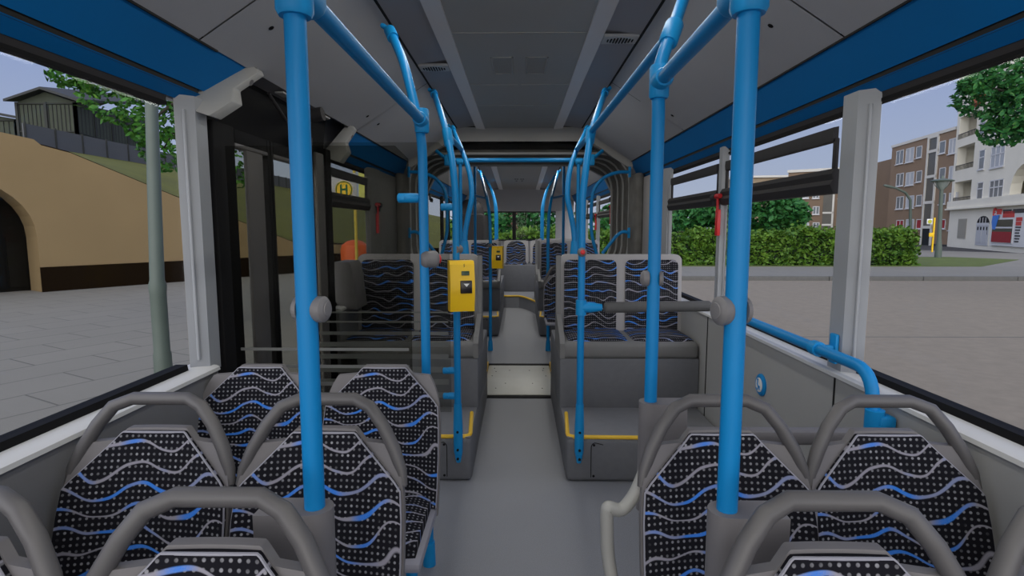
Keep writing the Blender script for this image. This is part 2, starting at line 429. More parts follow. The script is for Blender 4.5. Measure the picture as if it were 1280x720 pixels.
portal(6.95, 7.06, 0.02, SEATB, 'trim_5')
# bellows: corrugated rounded loop
def rrect(w, z0, z1, r, n=6):
    pts = []
    for cx, cz, a0 in ((w-r, z0+r, -90), (w-r, z1-r, 0), (-w+r, z1-r, 90), (-w+r, z0+r, 180)):
        for k in range(n+1):
            a = math.radians(a0+90*k/n); pts.append((cx+r*math.cos(a), cz+r*math.sin(a)))
    return pts
mb = MB(); rows = []; NF = 16
for i in range(NF*2+1):
    y = 5.79 + (6.93-5.79)*i/(NF*2); o = .035 if i % 2 else 0.0
    rows.append([(x, y, z) for x, z in rrect(1.13+o, .9-o, 2.14+o, .30)])
mb.grid(rows)
bel = empty('bellows', 'dark ribbed concertina bellows joining the two halves of the bus', 'bellows', (0, 0, 0))
part(mb, 'bellows_fold', BELL, bel)
mb = MB()
for y, o, rr in ((5.80, -.004, .014), (6.16, -.006, .012), (6.48, -.006, .012), (6.90, -.004, .016)):
    pts = [(x, y, z) for x, z in rrect(1.13+o, .9-o, 2.14+o, .30)]; mb.tube(pts, rr, seg=6, caps=False)
part(mb, 'bellows_frame', BELLF, bel)
mb = MB()
for sx in (-1, 1): mb.box((sx*.72, 5.80, 0), (sx*1.2, 6.93, .89), .02)
struct(mb.build('trim_6', PODM))

mb = MB(); mb.prism([(-1.29,1.86),(-1.29,2.12),(-.72,2.52),(.72,2.52),(1.29,2.12),(1.29,1.86),(1.262,1.86),(1.262,2.11),(.71,2.49),(-.71,2.49),(-1.262,2.11),(-1.262,1.86)], 'y', Y0, 12.46); struct(mb.build('roof', CEIL))  # unseen outer shell, put in to keep sky light from leaking inside
# ---- side walls: blue pelmet, window heads, sills, panels
def pelmet(sx, y0, y1, nm, skew=0.0):
    mb = MB(); t = .006
    P = [(1.10, 2.035), (1.170, 1.898), (1.172, 1.882), (1.205, 1.846)]
    a = P[:2]; b = P[2:]
    for seg in (a, b):
        q = [(sx*seg[0][0], seg[0][1]), (sx*seg[1][0], seg[1][1]), (sx*(seg[1][0]+.02), seg[1][1]+.008), (sx*(seg[0][0]+.02), seg[0][1]+.008)]
        mb.prism(q, 'y', y0, y1)
    for v in mb.bm.verts:
        if skew and abs(v.co.y-(y1 if skew > 0 else y0)) < 1e-4: v.co.y += abs(skew)*(v.co.z-1.846)/.19
    o = mb.build(nm, BLUE_COVE); struct(o)
    mb = MB(); mb.prism([(sx*1.175,1.905),(sx*1.19,1.905),(sx*1.19,1.878),(sx*1.175,1.878)], 'y', y0, y1)
    mb.prism([(sx*1.090,2.050),(sx*1.104,2.046),(sx*1.104,2.030),(sx*1.094,2.028)], 'y', y0, y1)
    struct(mb.build('trim_7', BLACK))
def head(sx, y0, y1):
    mb = MB(); mb.prism([(sx*1.207,1.847),(sx*1.212,1.822),(sx*1.24,1.815),(sx*1.26,1.86)], 'y', y0, y1)
    struct(mb.build('trim_8', DARKPL))
    mb = MB(); mb.prism([(sx*1.207,1.826),(sx*1.207,1.814),(sx*1.236,1.814),(sx*1.236,1.824)], 'y', y0, y1)
    mb.prism([(sx*1.190,.877),(sx*1.195,.905),(sx*1.236,.905),(sx*1.236,.872)], 'y', y0, y1)
    struct(mb.build('trim_9', RUBBER))
def lower_wall(sx, y0, y1, side, z0=0.0, m=WALLG):
    mb = MB(); mb.prism([(sx*1.14,z0),(sx*1.14,.862),(sx*1.24,.862),(sx*1.24,z0)], 'y', y0, y1)
    struct(mb.build('wall_'+side, m))
    mb = MB(); mb.prism([(sx*1.13,.862),(sx*1.132,.874),(sx*1.145,.880),(sx*1.19,.884),(sx*1.24,.884),(sx*1.24,.862)], 'y', y0, y1)
    struct(mb.build('sill_'+side, LEDGE))
def pillar(sx, y0, y1, z0=.86, z1=1.86, x0=1.155, m=PILLAR, nm='trim_10'):
    mb = MB(); s = sx; c = (y1-y0)*.28
    mb.prism([(s*1.209,y0),(s*(x0+.035),y0+.012),(s*x0,y0+c),(s*x0,y1-.02),(s*(x0+.02),y1),(s*1.209,y1)], 'z', z0, z1)
    mb.tube([(s*(x0+.027), y0+c*.34, z0+.05), (s*(x0+.027), y0+c*.34, z1-.05)], .006, 0, 8)
    return struct(mb.build(nm, m))
def pane(sx, y0, y1, z0, z1, nm, x=1.211, m=GLASS):
    mb = MB(); mb.box((sx*x, y0, z0), (sx*(x+.006), y1, z1)); return struct(mb.build(nm, m, smooth=False))
# right side
pelmet(1, Y0, 5.66, 'pelmet_right'); head(1, Y0, 5.0); lower_wall(1, Y0, 5.66, 'right')
pillar(1, 1.94, 2.09); pillar(1, 3.30, 3.40, x0=1.18); pillar(1, 4.48, 4.86)
pane(1, Y0, 1.94, .88, 1.818, 'window_1'); pane(1, 2.09, 3.30, .88, 1.818, 'window_2'); pane(1, 3.40, 4.48, .88, 1.818, 'window_3')
mb = MB(); mb.box((1.16, 4.86, .86), (1.24, 5.66, 1.86), .01); struct(mb.build('wall_right_end', HSEAT))
mb = MB(); mb.box((1.085, 5.30, .86), (1.165, 5.66, 1.90), .03, 3); struct(mb.build('trim_13', BELL))
for y in (1.985, 3.35):                        # panel seams
    mb = MB(); mb.box((1.136, y-.003, 0), (1.142, y+.003, .86)); struct(mb.build('trim_11', BLACK))
# left side: window, pillar, door bay, window, joint
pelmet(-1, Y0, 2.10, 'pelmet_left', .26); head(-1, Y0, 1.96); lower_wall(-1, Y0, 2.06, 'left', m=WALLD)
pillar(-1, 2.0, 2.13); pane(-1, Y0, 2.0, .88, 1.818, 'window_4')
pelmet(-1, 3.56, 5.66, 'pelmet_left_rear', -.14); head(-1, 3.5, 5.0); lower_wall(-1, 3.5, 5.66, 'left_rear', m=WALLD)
pillar(-1, 4.42, 4.72, m=SEATB); pane(-1, 3.5, 4.42, .88, 1.818, 'window_5')
mb = MB(); mb.box((-1.16, 4.72, .86), (-1.24, 5.66, 1.86), .01); struct(mb.build('wall_left_end', SEATB))
mb = MB(); mb.box((-1.085, 5.30, .86), (-1.165, 5.66, 1.90), .03, 3); struct(mb.build('trim_13', BELL))
pillar(-1, 3.35, 3.50, z0=.0, m=RUBBER)
# rear half
for sx, side in ((1, 'right'), (-1, 'left')):
    pelmet(sx, 7.06, 11.9, 'pelmet_'+side+'_far'); head(sx, 7.06, 11.9); lower_wall(sx, 7.06, 12.4, side+'_far')
for y0, y1 in ((7.06, 7.3), (8.45, 8.62), (9.9, 10.06), (11.3, 11.9)): pillar(1, y0, y1, x0=1.17)
for k, (y0, y1) in enumerate(((7.3, 8.45), (8.62, 9.9), (10.06, 11.3))): pane(1, y0, y1, .88, 1.818, 'window_%d' % (6+k))
for y0, y1 in ((7.06, 7.3), (8.6, 8.75), (9.4, 9.55)): pillar(-1, y0, y1, x0=1.17, m=RUBBER)
pane(-1, 7.3, 8.6, .88, 1.818, 'window_9'); pane(-1, 8.75, 9.4, .88, 1.818, 'window_10')
# rear wall with window
mb = MB()
mb.box((-1.2, YE, .0), (1.2, YE+.06, 1.10)); mb.box((-1.2, YE, 1.72), (1.2, YE+.06, 2.4))
mb.box((-1.2, YE, 1.10), (-.95, YE+.06, 1.72)); mb.box((.80, YE, 1.10), (1.2, YE+.06, 1.72))
struct(mb.build('wall_back', CEIL))
mb = MB(); mb.grid([[(x, 11.6, ceil_z(11.6)) for x in (-.62, .62)], [(x, 12.05, 2.02) for x in (-1.0, 1.0)], [(x, YE, 1.74) for x in (-1.1, 1.1)]])
struct(mb.build('ceiling_slope_back', CEIL))
mb = MB()
for sx in (-1, 1): mb.quad((sx*.62, 11.6, ceil_z(11.6)), (sx*1.2, 11.6, 2.06), (sx*1.2, YE, 1.95), (sx*1.0, 12.05, 2.02))
struct(mb.build('ceiling_corner_back', CEIL))
mb = MB(); mb.box((-.95, YE+.02, 1.10), (.80, YE+.026, 1.72)); struct(mb.build('window_11', GLASS, smooth=False))
mb = MB(); mb.box((-.15, YE-.01, 1.10), (-.07, YE+.05, 1.72), .01); mb.box((-.95, YE-.012, 1.085), (.8, YE+.05, 1.115), .006); mb.box((-.95, YE-.012, 1.70), (.8, YE+.05, 1.73), .006)
struct(mb.build('trim_12', DARKPL))
mb = MB(); mb.box((-1.16, 9.75, .2), (-.64, 12.38, 1.62), .06); mb.lathe([(.24, 1.5), (.24, 1.66), (.20, 1.80), (.12, 1.88), (.02, 1.90)], (-.92, 10.4, 0), 18)
mb.bm.verts.ensure_lookup_table(); bmesh.ops.translate(mb.bm, verts=mb.bm.verts[:], vec=(.04, -.05, 0)); tag(mb.build('engine_tower', DARKPL), 'dark boxy engine tower in the rear left corner', 'engine cover')

# ---- door bay on the left
def bracket(ya, yb, dy, near):
    # pale angular cap that closes the blue pelmet beside the door: (t along the pelmet, depth towards the room)
    mb = MB(); n_ = Vector((.87, 0, -.48)); prof = [(-.04, .06), (.0, .105), (.36, .10), (.55, .055), (1.0, .045), (1.06, .02)]
    rows = []
    for e_ in (0, 1):
        for inner in ((0, 1) if e_ == 0 else (1, 0)):
            rows.append([Vector((-1.205+.11*t, ya+(yb-ya)*t+dy*e_*(1 if t < .5 else .7), 1.845+.195*t)) + n_*(d if inner else -.015) for t, d in prof])
    mb.grid(rows+[rows[0]]) if False else mb.grid(rows)
    V = mb.grid([rows[3], rows[0]]); mb.face([mb.bm.verts.new(r_[0]) for r_ in rows]); mb.face([mb.bm.verts.new(r_[-1]) for r_ in rows])
    bmesh.ops.remove_doubles(mb.bm, verts=mb.bm.verts[:], dist=.0005)
    bmesh.ops.bevel(mb.bm, geom=[e_ for e_ in mb.bm.edges if e_.is_manifold and e_.calc_face_angle(0) > .5], offset=.005, segments=2, profile=.5, affect='EDGES')
    mb.mi = 1
    for t, d in ((.2, .10), (.78, .05)):
        p = Vector((-1.205+.11*t, ya+(yb-ya)*t+dy*.5, 1.845+.195*t)) + n_*d; mb.cyl(p-n_*.004, p+n_*.001, .013, seg=12)
    o = mb.build('pelmet_end_cap', [BRACK, SEATP]); tag(o, 'pale angular end cap where the blue panel meets the door, %s one' % near, 'panel cap', 'pale end caps of the blue panels')
bracket(2.05, 2.33, .085, 'the large near'); bracket(3.52, 3.66, .09, 'the small far')
mb = MB()
mb.prism([(-1.09,2.045),(-1.24,2.0),(-1.24,2.12),(-1.09,2.12)], 'y', 2.15, 3.40)
struct(mb.build('door_header', SEATP))
mb = MB(); mb.prism([(-1.17,2.035),(-1.20,1.80),(-1.26,1.80),(-1.26,2.035)], 'y', 2.15, 3.46); struct(mb.build('door_head_panel', RUBBER))
dr = empty('door_leaf_pair', 'dark double door with tall glass panes behind the seats on the left', 'door', (-1.2, 2.8, 0))
dr.name = 'door_1'
def lp(mbx, nm, mt): return part(mbx, nm, mt, dr)
mb = MB(); mb.box((.05, -.66, -.1), (-.04, -.50, 1.80), .008); lp(mb, 'door_post', RUBBER)
for (a, b) in ((-.49, -.13), (-.125, .52)):
    w = .03
    mb = MB(); mb.box((-.02, a, -.1), (.03, a+w, 1.80), .006); mb.box((-.02, b-w, -.1), (.03, b, 1.80), .006)
    mb.box((-.02, a+w, 1.735), (.03, b-w, 1.80), .006); mb.box((-.02, a+w, -.1), (.03, b-w, .12), .006)
    f = lp(mb, 'door_leaf', RUBBER)
    g_ = MB(); g_.box((-.002, a+w-.005, .11), (.004, b-w+.005, 1.74)); go = g_.build('pane', DOORG, f, smooth=False); CH.setdefault(f.name, []).append(go)
    mb = MB(); mb.box((-.01, a+w, 1.725), (.032, b-w, 1.742), .003); go = mb.build('seal', SEATP, f)
mb = MB(); mb.box((.032, -.405, .3), (.052, -.255, 1.72), .008); lp(mb, 'door_guide_post', SEATP)
mb = MB(); mb.box((.032, .41, .0), (.055, .53, 1.82), .008); lp(mb, 'door_guide_post', SEATP)
mb = MB(); mb.tube([(.04, .03, 1.02), (.09, .05, 1.02), (.14, -.05, .88), (.14, -.10, .72), (.10, -.10, .60)], .013, .05, 10); lp(mb, 'door_handle', BLUE)
mb = MB(); mb.tube([(.10, -.28, 1.98), (.12, -.05, 1.84)], .008, 0, 8); mb.tube([(.06, .12, 1.95), (.20, .12, 1.97)], .035, 0, 14)
mb.box((.0, .16, 1.80), (.08, .30, 1.88), .01); lp(mb, 'door_mechanism', DARKPL)
mb = MB()
for y in (-.12, .44): mb.box((.06, y, 2.03-.012), (.10, y+.09, 2.03-.004)); 
lp(mb, 'header_clip', BRACK)

# hopper windows: dark frames on the glass
def hopper(sx, y0, y1, label, latches, slit=True):
    r = empty('tilting_window', label, 'window frame', (sx*1.2, y0, 0), 0, 'black tilting window frames')
    L = y1-y0; i = -sx
    mb = MB()
    mb.prism([(i*.0,1.612),(i*.022,1.616),(i*.034,1.596),(i*.028,1.574),(i*.038,1.556),(i*.024,1.524),(i*.0,1.522)], 'y', -.03, L+.03)
    part(mb, 'lower_rail', DARKPL, r)
    mb = MB(); mb.prism([(0,1.774),(i*.02,1.770),(i*.022,1.745),(i*.02,1.720),(0,1.716)], 'y', 0, L); part(mb, 'upper_rail', DARKPL, r)
    for y in (0, L): 
        mb = MB(); mb.box((0, y-.012, 1.60), (i*.014, y+.012, 1.73), .004); part(mb, 'side_rail', DARKPL, r)
    for y in latches:
        mb = MB(); mb.box((0, y-.05, 1.745), (i*.02, y+.05, 1.83), .006); mb.box((i*.012, y-.035, 1.722), (i*.045, y+.035, 1.775), .008)
        mb.cyl((i*.045, y, 1.75), (i*.05, y, 1.75), .008, seg=8); part(mb, 'latch', DARKPL, r)
    return r
hopper(1, 2.17, 3.28, 'black tilting window frame right of the near blue pole by the pale pillar', (2.56,))
hopper(1, 3.42, 4.44, 'black tilting window frame between the red hammer and the far right pillar', (3.86,))
hopper(-1, 3.55, 4.40, 'dark tilting window frame on the left behind the tinted screen', (4.0,))
hopper(1, 7.34, 8.42, 'dark tilting window frame on the right beyond the joint', (7.9,))
hopper(1, 8.66, 9.86, 'dark tilting window frame far right beside the second far hammer', (9.2,))

# emergency hammers
def hammer(x, y, z, sx, label):
    r = empty('emergency_hammer', label, 'hammer', (x, y, z), 0, 'red emergency hammers'); i = -sx
    mb = MB(); mb.box((0, -.028, -.155), (i*.022, .012, .0), .006); part(mb, 'holder', RED, r)
    mb = MB(); mb.cyl((i*.016, -.01, -.02), (i*.016, -.01, .075), .008, seg=10); part(mb, 'handle', RED, r)
    mb = MB(); mb.tube([(i*.016, -.045, .075), (i*.016, .012, .075)], [.014, .016], seg=12); part(mb, 'hammer_head', RED, r)
    mb = MB(); mb.cyl((i*.016, .012, .07), (i*.016, .07, .07), .022, seg=14); mb.box((0, .01, .02), (i*.02, .075, .09), .006); part(mb, 'socket', DARKPL, r)
    return r
hammer(1.175, 3.33, 1.50, 1, 'red emergency hammer on the window post left of the near right pole')
hammer(1.165, 7.15, 1.58, 1, 'small red emergency hammer just beyond the right bellows')
hammer(1.165, 8.53, 1.50, 1, 'tiny red emergency hammer farthest down the right wall')
hammer(-1.155, 4.55, 1.50, -1, 'dim red emergency hammer on the left wall behind the tinted screen')
# round blue sign button on the right wall
r = empty('wall_button', 'round blue push button with white pictogram on the right wall panel', 'button', (1.14, 2.58, .66))
My = Matrix.Rotation(-PI/2, 4, 'Y')
mb = MB(); mb.lathe([(.052, 0), (.052, .006), (.044, .012)], (0,0,0), 24, My); part(mb, 'rim', BLUE, r)
mb = MB(); mb.lathe([(.034, .011), (.034, .014), (.030, .0155)], (0,0,0), 24, My); part(mb, 'face', WHITE, r)
mb = MB(); xo = -.0165
mb.tube([(xo, .006, .020), (xo, .006, -.002), (xo, -.014, -.004), (xo, -.016, -.02)], .0028, 0, 6); mb.sphere((xo, .006, .025), .005, seg=8)
mb.tube([(xo, .010+.013*math.cos(a), -.010+.013*math.sin(a)) for a in [math.radians(80+24*k) for k in range(11)]], .0022, 0, 6)
part(mb, 'pictogram', BLUE, r)

# ------------------------------------------------------------------ seats
def loft(mb, prof, t, yf, n=10, dy=0.0, cx=0.0):
    """upholstery or shell: prof = [(z, half width)], thickness t, yf(x, z) = front surface; UVs in metres"""
    F = []; B = []; uv = mb.uv
    for z, w in prof:
        F.append([mb.bm.verts.new((cx + w*(2*k/n-1), yf(w*(2*k/n-1), z)+dy, z)) for k in range(n+1)])
        B.append([mb.bm.verts.new((cx + w*(2*k/n-1), yf(w*(2*k/n-1), z)+dy+t, z)) for k in range(n+1)])
    def q(a, b, c, d):
        f = mb.face([a, b, c, d])
        if f:
            for l in f.loops: l[uv].uv = (l.vert.co.x, l.vert.co.z)
    m = len(prof)
    for i in range(m-1):
        for k in range(n):
            q(F[i][k], F[i][k+1], F[i+1][k+1], F[i+1][k]); q(B[i][k], B[i+1][k], B[i+1][k+1], B[i][k+1])
        q(F[i][0], F[i+1][0], B[i+1][0], B[i][0]); q(F[i][n], B[i][n], B[i+1][n], F[i+1][n])
    for k in range(n):
        q(F[0][k], B[0][k], B[0][k+1], F[0][k+1]); q(F[m-1][k], F[m-1][k+1], B[m-1][k+1], B[m-1][k])
def edge_pts(prof, yf, dy, cx=0.0):
    L = [(cx-w, yf(-w, z)+dy, z) for z, w in prof]; R = [(cx+w, yf(w, z)+dy, z) for z, w in prof[::-1]]
    return L + R
def yback(x, z): return (z-.45)*.27-.03 - .028*(x/.21)**2
def cushion(mb, w, y0, y1, z0, z1, r=.03, cx=0.0):
    rows = []
    for y, zt in ((y1, z1-.004), (y0+.10, z1), (y0+.04, z1-.006), (y0+.012, z1-.022), (y0, z1-.05), (y0, z0)):
        rows.append([(cx+w*(2*k/10-1), y, zt - (.012*(2*k/10-1)**6)) for k in range(11)])
    V = mb.grid(rows)
    for sgn, idx in ((-1, 0), (1, 10)):
        lowv = [mb.bm.verts.new((cx+sgn*w, p[0], z0)) for p in ((y1,), (y0+.10,), (y0+.04,), (y0+.012,), (y0+.006,))]
        for i in range(4): mb.face([V[i][idx], V[i+1][idx], lowv[i+1], lowv[i]])
        mb.face([V[4][idx], V[5][idx], lowv[4]])
    mb.face([V[0][k] for k in range(11)] + [mb.bm.verts.new((cx+w, y1, z0)), mb.bm.verts.new((cx-w, y1, z0))])
    for f in mb.bm.faces:
        f.normal_update()
        for l in f.loops:
            p = l.vert.co; l[mb.uv].uv = (p.x, p.z) if abs(f.normal.y) > .8 else (p.x, -p.y*.9+.2)
SHELL = [(.40,.208),(.50,.211),(.60,.212),(.70,.210),(.765,.204),(.80,.196),(.835,.182),(.862,.166),(.8655,.10),(.890,.078),(.893,.074)]
FABP = [(.43,.201),(.50,.204),(.60,.205),(.70,.203),(.762,.198),(.78,.183),(.81,.152),(.84,.122),(.868,.094),(.884,.080),(.887,.076)]
def make_seat(label, loc, handle=True, group='patterned bus seats'):
    r = empty('bus_chair', label, 'seat', loc, 0, group)
    mb = MB(); loft(mb, SHELL, .022, yback); part(mb, 'seat_shell', SEATP, r, sharp=.9)
    mb = MB(); loft(mb, FABP, .018, yback, dy=-.017); part(mb, 'backrest', FAB, r, sharp=.9)
    mb = MB(); mb.tube(edge_pts(FABP, yback, -.012), .0034, 0, 6); part(mb, 'backrest_piping', TRIM, r)
    if handle:
        pts = [(-.203,.0,.765),(-.196,0,.80),(-.176,0,.85),(-.146,0,.905),(-.112,0,.948),(-.07,0,.963),(.07,0,.963),(.112,0,.948),(.146,0,.905),(.176,0,.85),(.196,0,.80),(.203,0,.765)]
        mb = MB(); mb.tube([(x, (z-.45)*.27-.042+.012*(abs(x) < .1), z) for x, _, z in pts], [.010,.014]+[.0165]*8+[.014,.010], 0, 12); part(mb, 'grab_handle', SEATH, r)
    mb = MB(); cushion(mb, .185, -.37, -.02, .425, .475); part(mb, 'seat_cushion', FAB, r, sharp=.8)
    mb = MB(); mb.box((-.205, -.395, .395), (.205, .0, .427), .012); part(mb, 'seat_pan', TRIM, r)
    mb = MB(); mb.cyl((.13, -.15, .0), (.13, -.15, .40), .02); mb.cyl((.13, -.15, .0), (.13, -.15, .012), .05); mb.box((.04, -.25, .375), (.18, -.05, .397), .004); part(mb, 'seat_leg', BLUE, r)
    return r
s0 = make_seat('partly visible front row seat in the lower left corner by the left wall', (-.915, .752, 0))
dup(s0, (-.487, .752, 0), 'front row seat on the aisle side, bottom left of the photo')
dup(s0, (.503, .752, 0), 'front row seat on the aisle side, bottom right of the photo')
dup(s0, (.915, .752, 0), 'partly visible front row seat in the lower right corner by the right wall')
dup(s0, (-.915, 1.272, 0), 'second row window seat below the left window, handle against the wall')
dup(s0, (-.487, 1.272, 0), 'second row aisle seat right behind the near left blue pole')
a2 = dup(s0, (.503, 1.272, 0), 'second row aisle seat with side armrest loop, behind the near right blue pole')
dup(s0, (.912, 1.272, 0), 'second row window seat at right below the wall rail end')
mb = MB(); mb.tube([(-.185, .075, .80), (-.215, .06, .735), (-.25, .045, .70), (-.285, .04, .715), (-.287, .04, .70), (-.284, .035, .60), (-.262, .0, .46), (-.20, -.03, .41)], .0165, .03, 12); part(mb, 'armrest', ARM, a2)
s3 = make_seat('third row window seat without handle, by the door on the left', (-.945, 1.915, 0), False)
dup(s3, (-.490, 1.915, 0), 'third row aisle seat without handle, cushion showing beside the aisle')
dup(s0, (.475, 6.02, 0), 'far patterned seat in the joint, right of the aisle behind the high seats')

def yhigh(x, z): return (z-.69)*.07
def rounded(z0, z1, w, r, n=6):
    return [(z0, w-.006), (z0+.006, w)] + [(z0+(z1-r-z0)*k/4, w) for k in range(1, 5)] + [(z1-r+r*math.sin(a), w-r+r*math.cos(a)) for a in [PI/2*k/n for k in range(1, n+1)]]
def make_double(label, loc, mirror=1):
    r = empty('double_bus_chair', label, 'seat', loc, 0, 'high double seats'); X = lambda v: mirror*v
    mb = MB(); loft(mb, rounded(.60, 1.205, .427, .045), .05, yhigh, n=16, cx=X(.712)); part(mb, 'seat_frame', HSEAT, r)
    for c in (.499, .928):
        mb = MB(); loft(mb, rounded(.66, 1.168, .183, .04), .02, yhigh, dy=-.012, cx=X(c)); part(mb, 'backrest', FAB, r, sharp=.9)
    for c in (.505, .925):
        mb = MB(); cushion(mb, .19, -.40, -.01, .63, .692, cx=X(c)); part(mb, 'seat_cushion', FAB, r, sharp=.8)
    x0, x1 = sorted((X(.262), X(1.135)))
    mb = MB(); mb.box((x0, -.43, .565), (x1, .02, .672), .03, 3); part(mb, 'seat_base', SEATB, r)
    mb = MB(); mb.prism([(.05,1.19),(-.005,1.20),(-.03,1.0),(-.06,.80),(-.38,.70),(-.43,.665),(-.43,.57),(.05,.57)], 'x', X(.258), X(.290)); part(mb, 'side_panel', SEATB, r, sharp=.3)
    return r
make_double('high double seat on the right podium behind the padded bar', (0, 3.90, 0))
make_double('high double seat on the left podium, dim behind the tinted screens', (0, 3.90, 0), -1)
make_double('far double seat on the right beyond the bellows', (0, 7.95, 0))
make_double('far double seat on the left beyond the bellows', (0, 7.95, 0), -1)
make_double('farthest double seat on the right, nearly hidden', (0, 9.0, 0))
# the rear bench
mb = MB(); mb.box((-.62, 10.3, .2), (1.12, 11.3, .69), .02); tag(mb.build('rear_bench_box', PODM), 'dark grey box under the rear bench at the end of the aisle', 'bench base')
def bench_seat(x, label):
    r = empty('bench_chair', label, 'seat', (x, 10.85, 0), 0, 'rear bench seats')
    mb = MB(); loft(mb, rounded(.66, 1.13, .235, .06), .05, yhigh); part(mb, 'seat_frame', HSEAT, r)
    mb = MB(); loft(mb, rounded(.68, 1.12, .185, .15, 8), .02, yhigh, dy=-.014); part(mb, 'backrest', FAB, r, sharp=.9)
    mb = MB(); cushion(mb, .2, -.45, -.01, .69, .73); part(mb, 'seat_cushion', FAB, r, sharp=.8)
bench_seat(-.06, 'rear bench seat straight ahead at the end of the aisle'); bench_seat(.45, 'rear bench seat right of the aisle end, partly behind poles'); bench_seat(.93, 'rightmost rear bench seat')

# ------------------------------------------------------------------ wheel podiums
def podium(sx, y0, y1, label):
    r = empty('seat_podium', label, 'podium', (0, y0, 0)); L = y1-y0
    xo = 1.138 if sx > 0 or y0 > 5 else 1.03; a, b = sorted((sx*.258, sx*xo)); mb = MB()
    mb.box((a, 0, 0), (b, L, .25), .03, 3); part(mb, 'step', PODM, r)
    mb = MB(); a2, b2 = sorted((sx*.268, sx*(xo-.01))); mb.box((a2, .012, .247), (b2, .53, .2525), .002); part(mb, 'step_top', PODT, r)
    mb = MB(); mb.box((a, .52, .24), (b, L, .57), .012); part(mb, 'riser', PODM, r)
    mb = MB(); mb.tube([(sx*.292, .41, .253), (sx*.268, .02, .252), (sx*(xo-.02), .008, .252)], .0115, .05, 8); part(mb, 'yellow_edge', YEL, r)
    mb = MB()
    for z in (.225, .03): mb.cyl((sx*.41, -.002, z*.9+.01), (sx*.41, .004, z*.9+.01), .007, seg=8)
    mb.tube([(sx*.46, -.001, .215), (sx*.41, -.001, .228), (sx*.395, -.001, .21), (sx*.395, -.001, .03)], .002, .02, 6)
    part(mb, 'service_flap', RUBBER, r)
podium(1, 2.95, 4.48, 'dark grey seat podium with yellow edge right of the aisle')
podium(-1, 2.95, 4.48, 'dark grey seat podium with yellow edge left of the aisle')
podium(1, 7.06, 9.55, 'far grey podium right of the aisle beyond the joint')
podium(-1, 7.06, 9.55, 'far grey podium left of the aisle beyond the joint')
mb = MB(); mb.prism([(-1.20,.86),(-1.06,.86),(-1.09,1.14),(-1.11,1.17),(-1.20,1.17)], 'y', 3.62, 3.86)
tag(mb.build('heater_cover', SEATP), 'grey wall mounted cover left of the left double seat', 'cover')

# ------------------------------------------------------------------ poles and rails
R_ = .0185
def pole(label, pts, r=R_, bend=.10, foot=None, cat='pole', group=None, name='grab_pole', foot_r=None, ceiling=False):
    p0 = Vector(pts[0]); o = empty(name, label, cat, p0, 0, group); q = [Vector(p)-p0 for p in pts]
    mb = MB(); mb.tube(q, r, bend, 14); part(mb, 'tube', BLUE, o)
    if foot: 
        mb = MB(); mb.cyl(q[0], q[0]+Vector((0, 0, foot)), foot_r or r*1.45, r*1.3); part(mb, 'foot_socket', BLUE_CLAMP, o)
    if ceiling:
        e_ = q[-1]; dv = (q[-2]-q[-1]).normalized(); mb = MB(); mb.cyl(e_, e_+dv*.06, r*1.35)
        mb.tube([e_-dv*.005, e_+Vector((math.copysign(.03, e_.x+p0.x), .0, .02)), e_+Vector((math.copysign(.035, e_.x+p0.x), .05, .035))], .011, 0, 8); part(mb, 'ceiling_bracket', BLUE_CLAMP, o)
    return o
def clamp(o, c, axis, r=.030, h=.085, axis2=None, h2=.06):
    p0 = o.location; c = Vector(c)-p0; a = Vector(axis).normalized()
    mb = MB(); mb.tube([c-a*h/2, c-a*h*.42, c+a*h*.42, c+a*h/2], [r*.86, r, r, r*.86], 0, 14)
    if axis2: b = Vector(axis2).normalized(); mb.tube([c, c+b*h2*.85, c+b*h2], [r*.97, r*.97, r*.84], 0, 14)
    part(mb, 'clamp', BLUE_CLAMP, o)
XL, XR = -.377, .381
o = pole('thick near blue pole left of the aisle, between front and second row', [(XL, .98, .86), (XL, .98, 1.84), (-.40, 1.0, 1.98), (-.56, 1.10, 2.28)], ceiling=True); L1 = o
clamp(o, (XL, .98, 1.80), (0, 0, 1), .031, .10, (0, 1, 0), .085)
def housing(o, sx, z1=.885):
    mb = MB(); M = Matrix.Translation(Vector((0, 0, 0)))
    x0 = -.033*sx; pts = []
    for k in range(9): a = PI/2 + PI*k/8; pts.append((.034*math.cos(a), .034*math.sin(a)))
    pts += [(.10, -.034), (.10, .034)]
    pts = [(sx*(x), y) for x, y in pts]
    mb.prism(pts, 'z', .55-.86, z1-.86); part(mb, 'pole_housing', SEATP, o)
housing(L1, -1)
R1 = pole('thick near blue pole right of the aisle, between front and second row', [(XR, .98, .86), (XR, .98, 1.84), (.404, 1.0, 1.98), (.56, 1.10, 2.28)], ceiling=True)
clamp(R1, (XR, .98, 1.80), (0, 0, 1), .031, .10, (0, 1, 0), .085); housing(R1, 1)
L2 = pole('blue pole behind the third row seat at left, bent outward to the ceiling', [(-.372, 2.19, 0), (-.372, 2.19, 1.74), at(515, 118, y=2.25), at(504, 75, y=2.36), at(487, 38, y=2.50)], bend=.09, ceiling=True, foot=.10)
clamp(L2, (-.372, 2.19, 1.80), (0, 0, 1), .028, .09, (0, -1, 0), .06)
rl = pole('horizontal blue overhead rail left, from the near pole to the third row pole', [(XL, .62, 1.80), (-.372, 2.19, 1.80)], cat='rail', name='overhead_rail')
R2 = pole('blue pole behind the second row at right, in a grey housing', [(.39, 1.62, .86), (.39, 1.62, 1.74), at(821, 98, y=1.64), at(829, 68, y=1.68), at(840, 40, y=1.74), at(852, 5, y=1.85), at(868, -40, y=2.02)], bend=.06, ceiling=True); housing(R2, 1)
clamp(R2, (.39, 1.62, 1.80), (0, 0, 1), .028, .09, (0, -1, 0), .06)
clamp(R2, at(839, 42, y=1.74), at(846, 22, y=1.79)-at(830, 65, y=1.69), .028, .10)
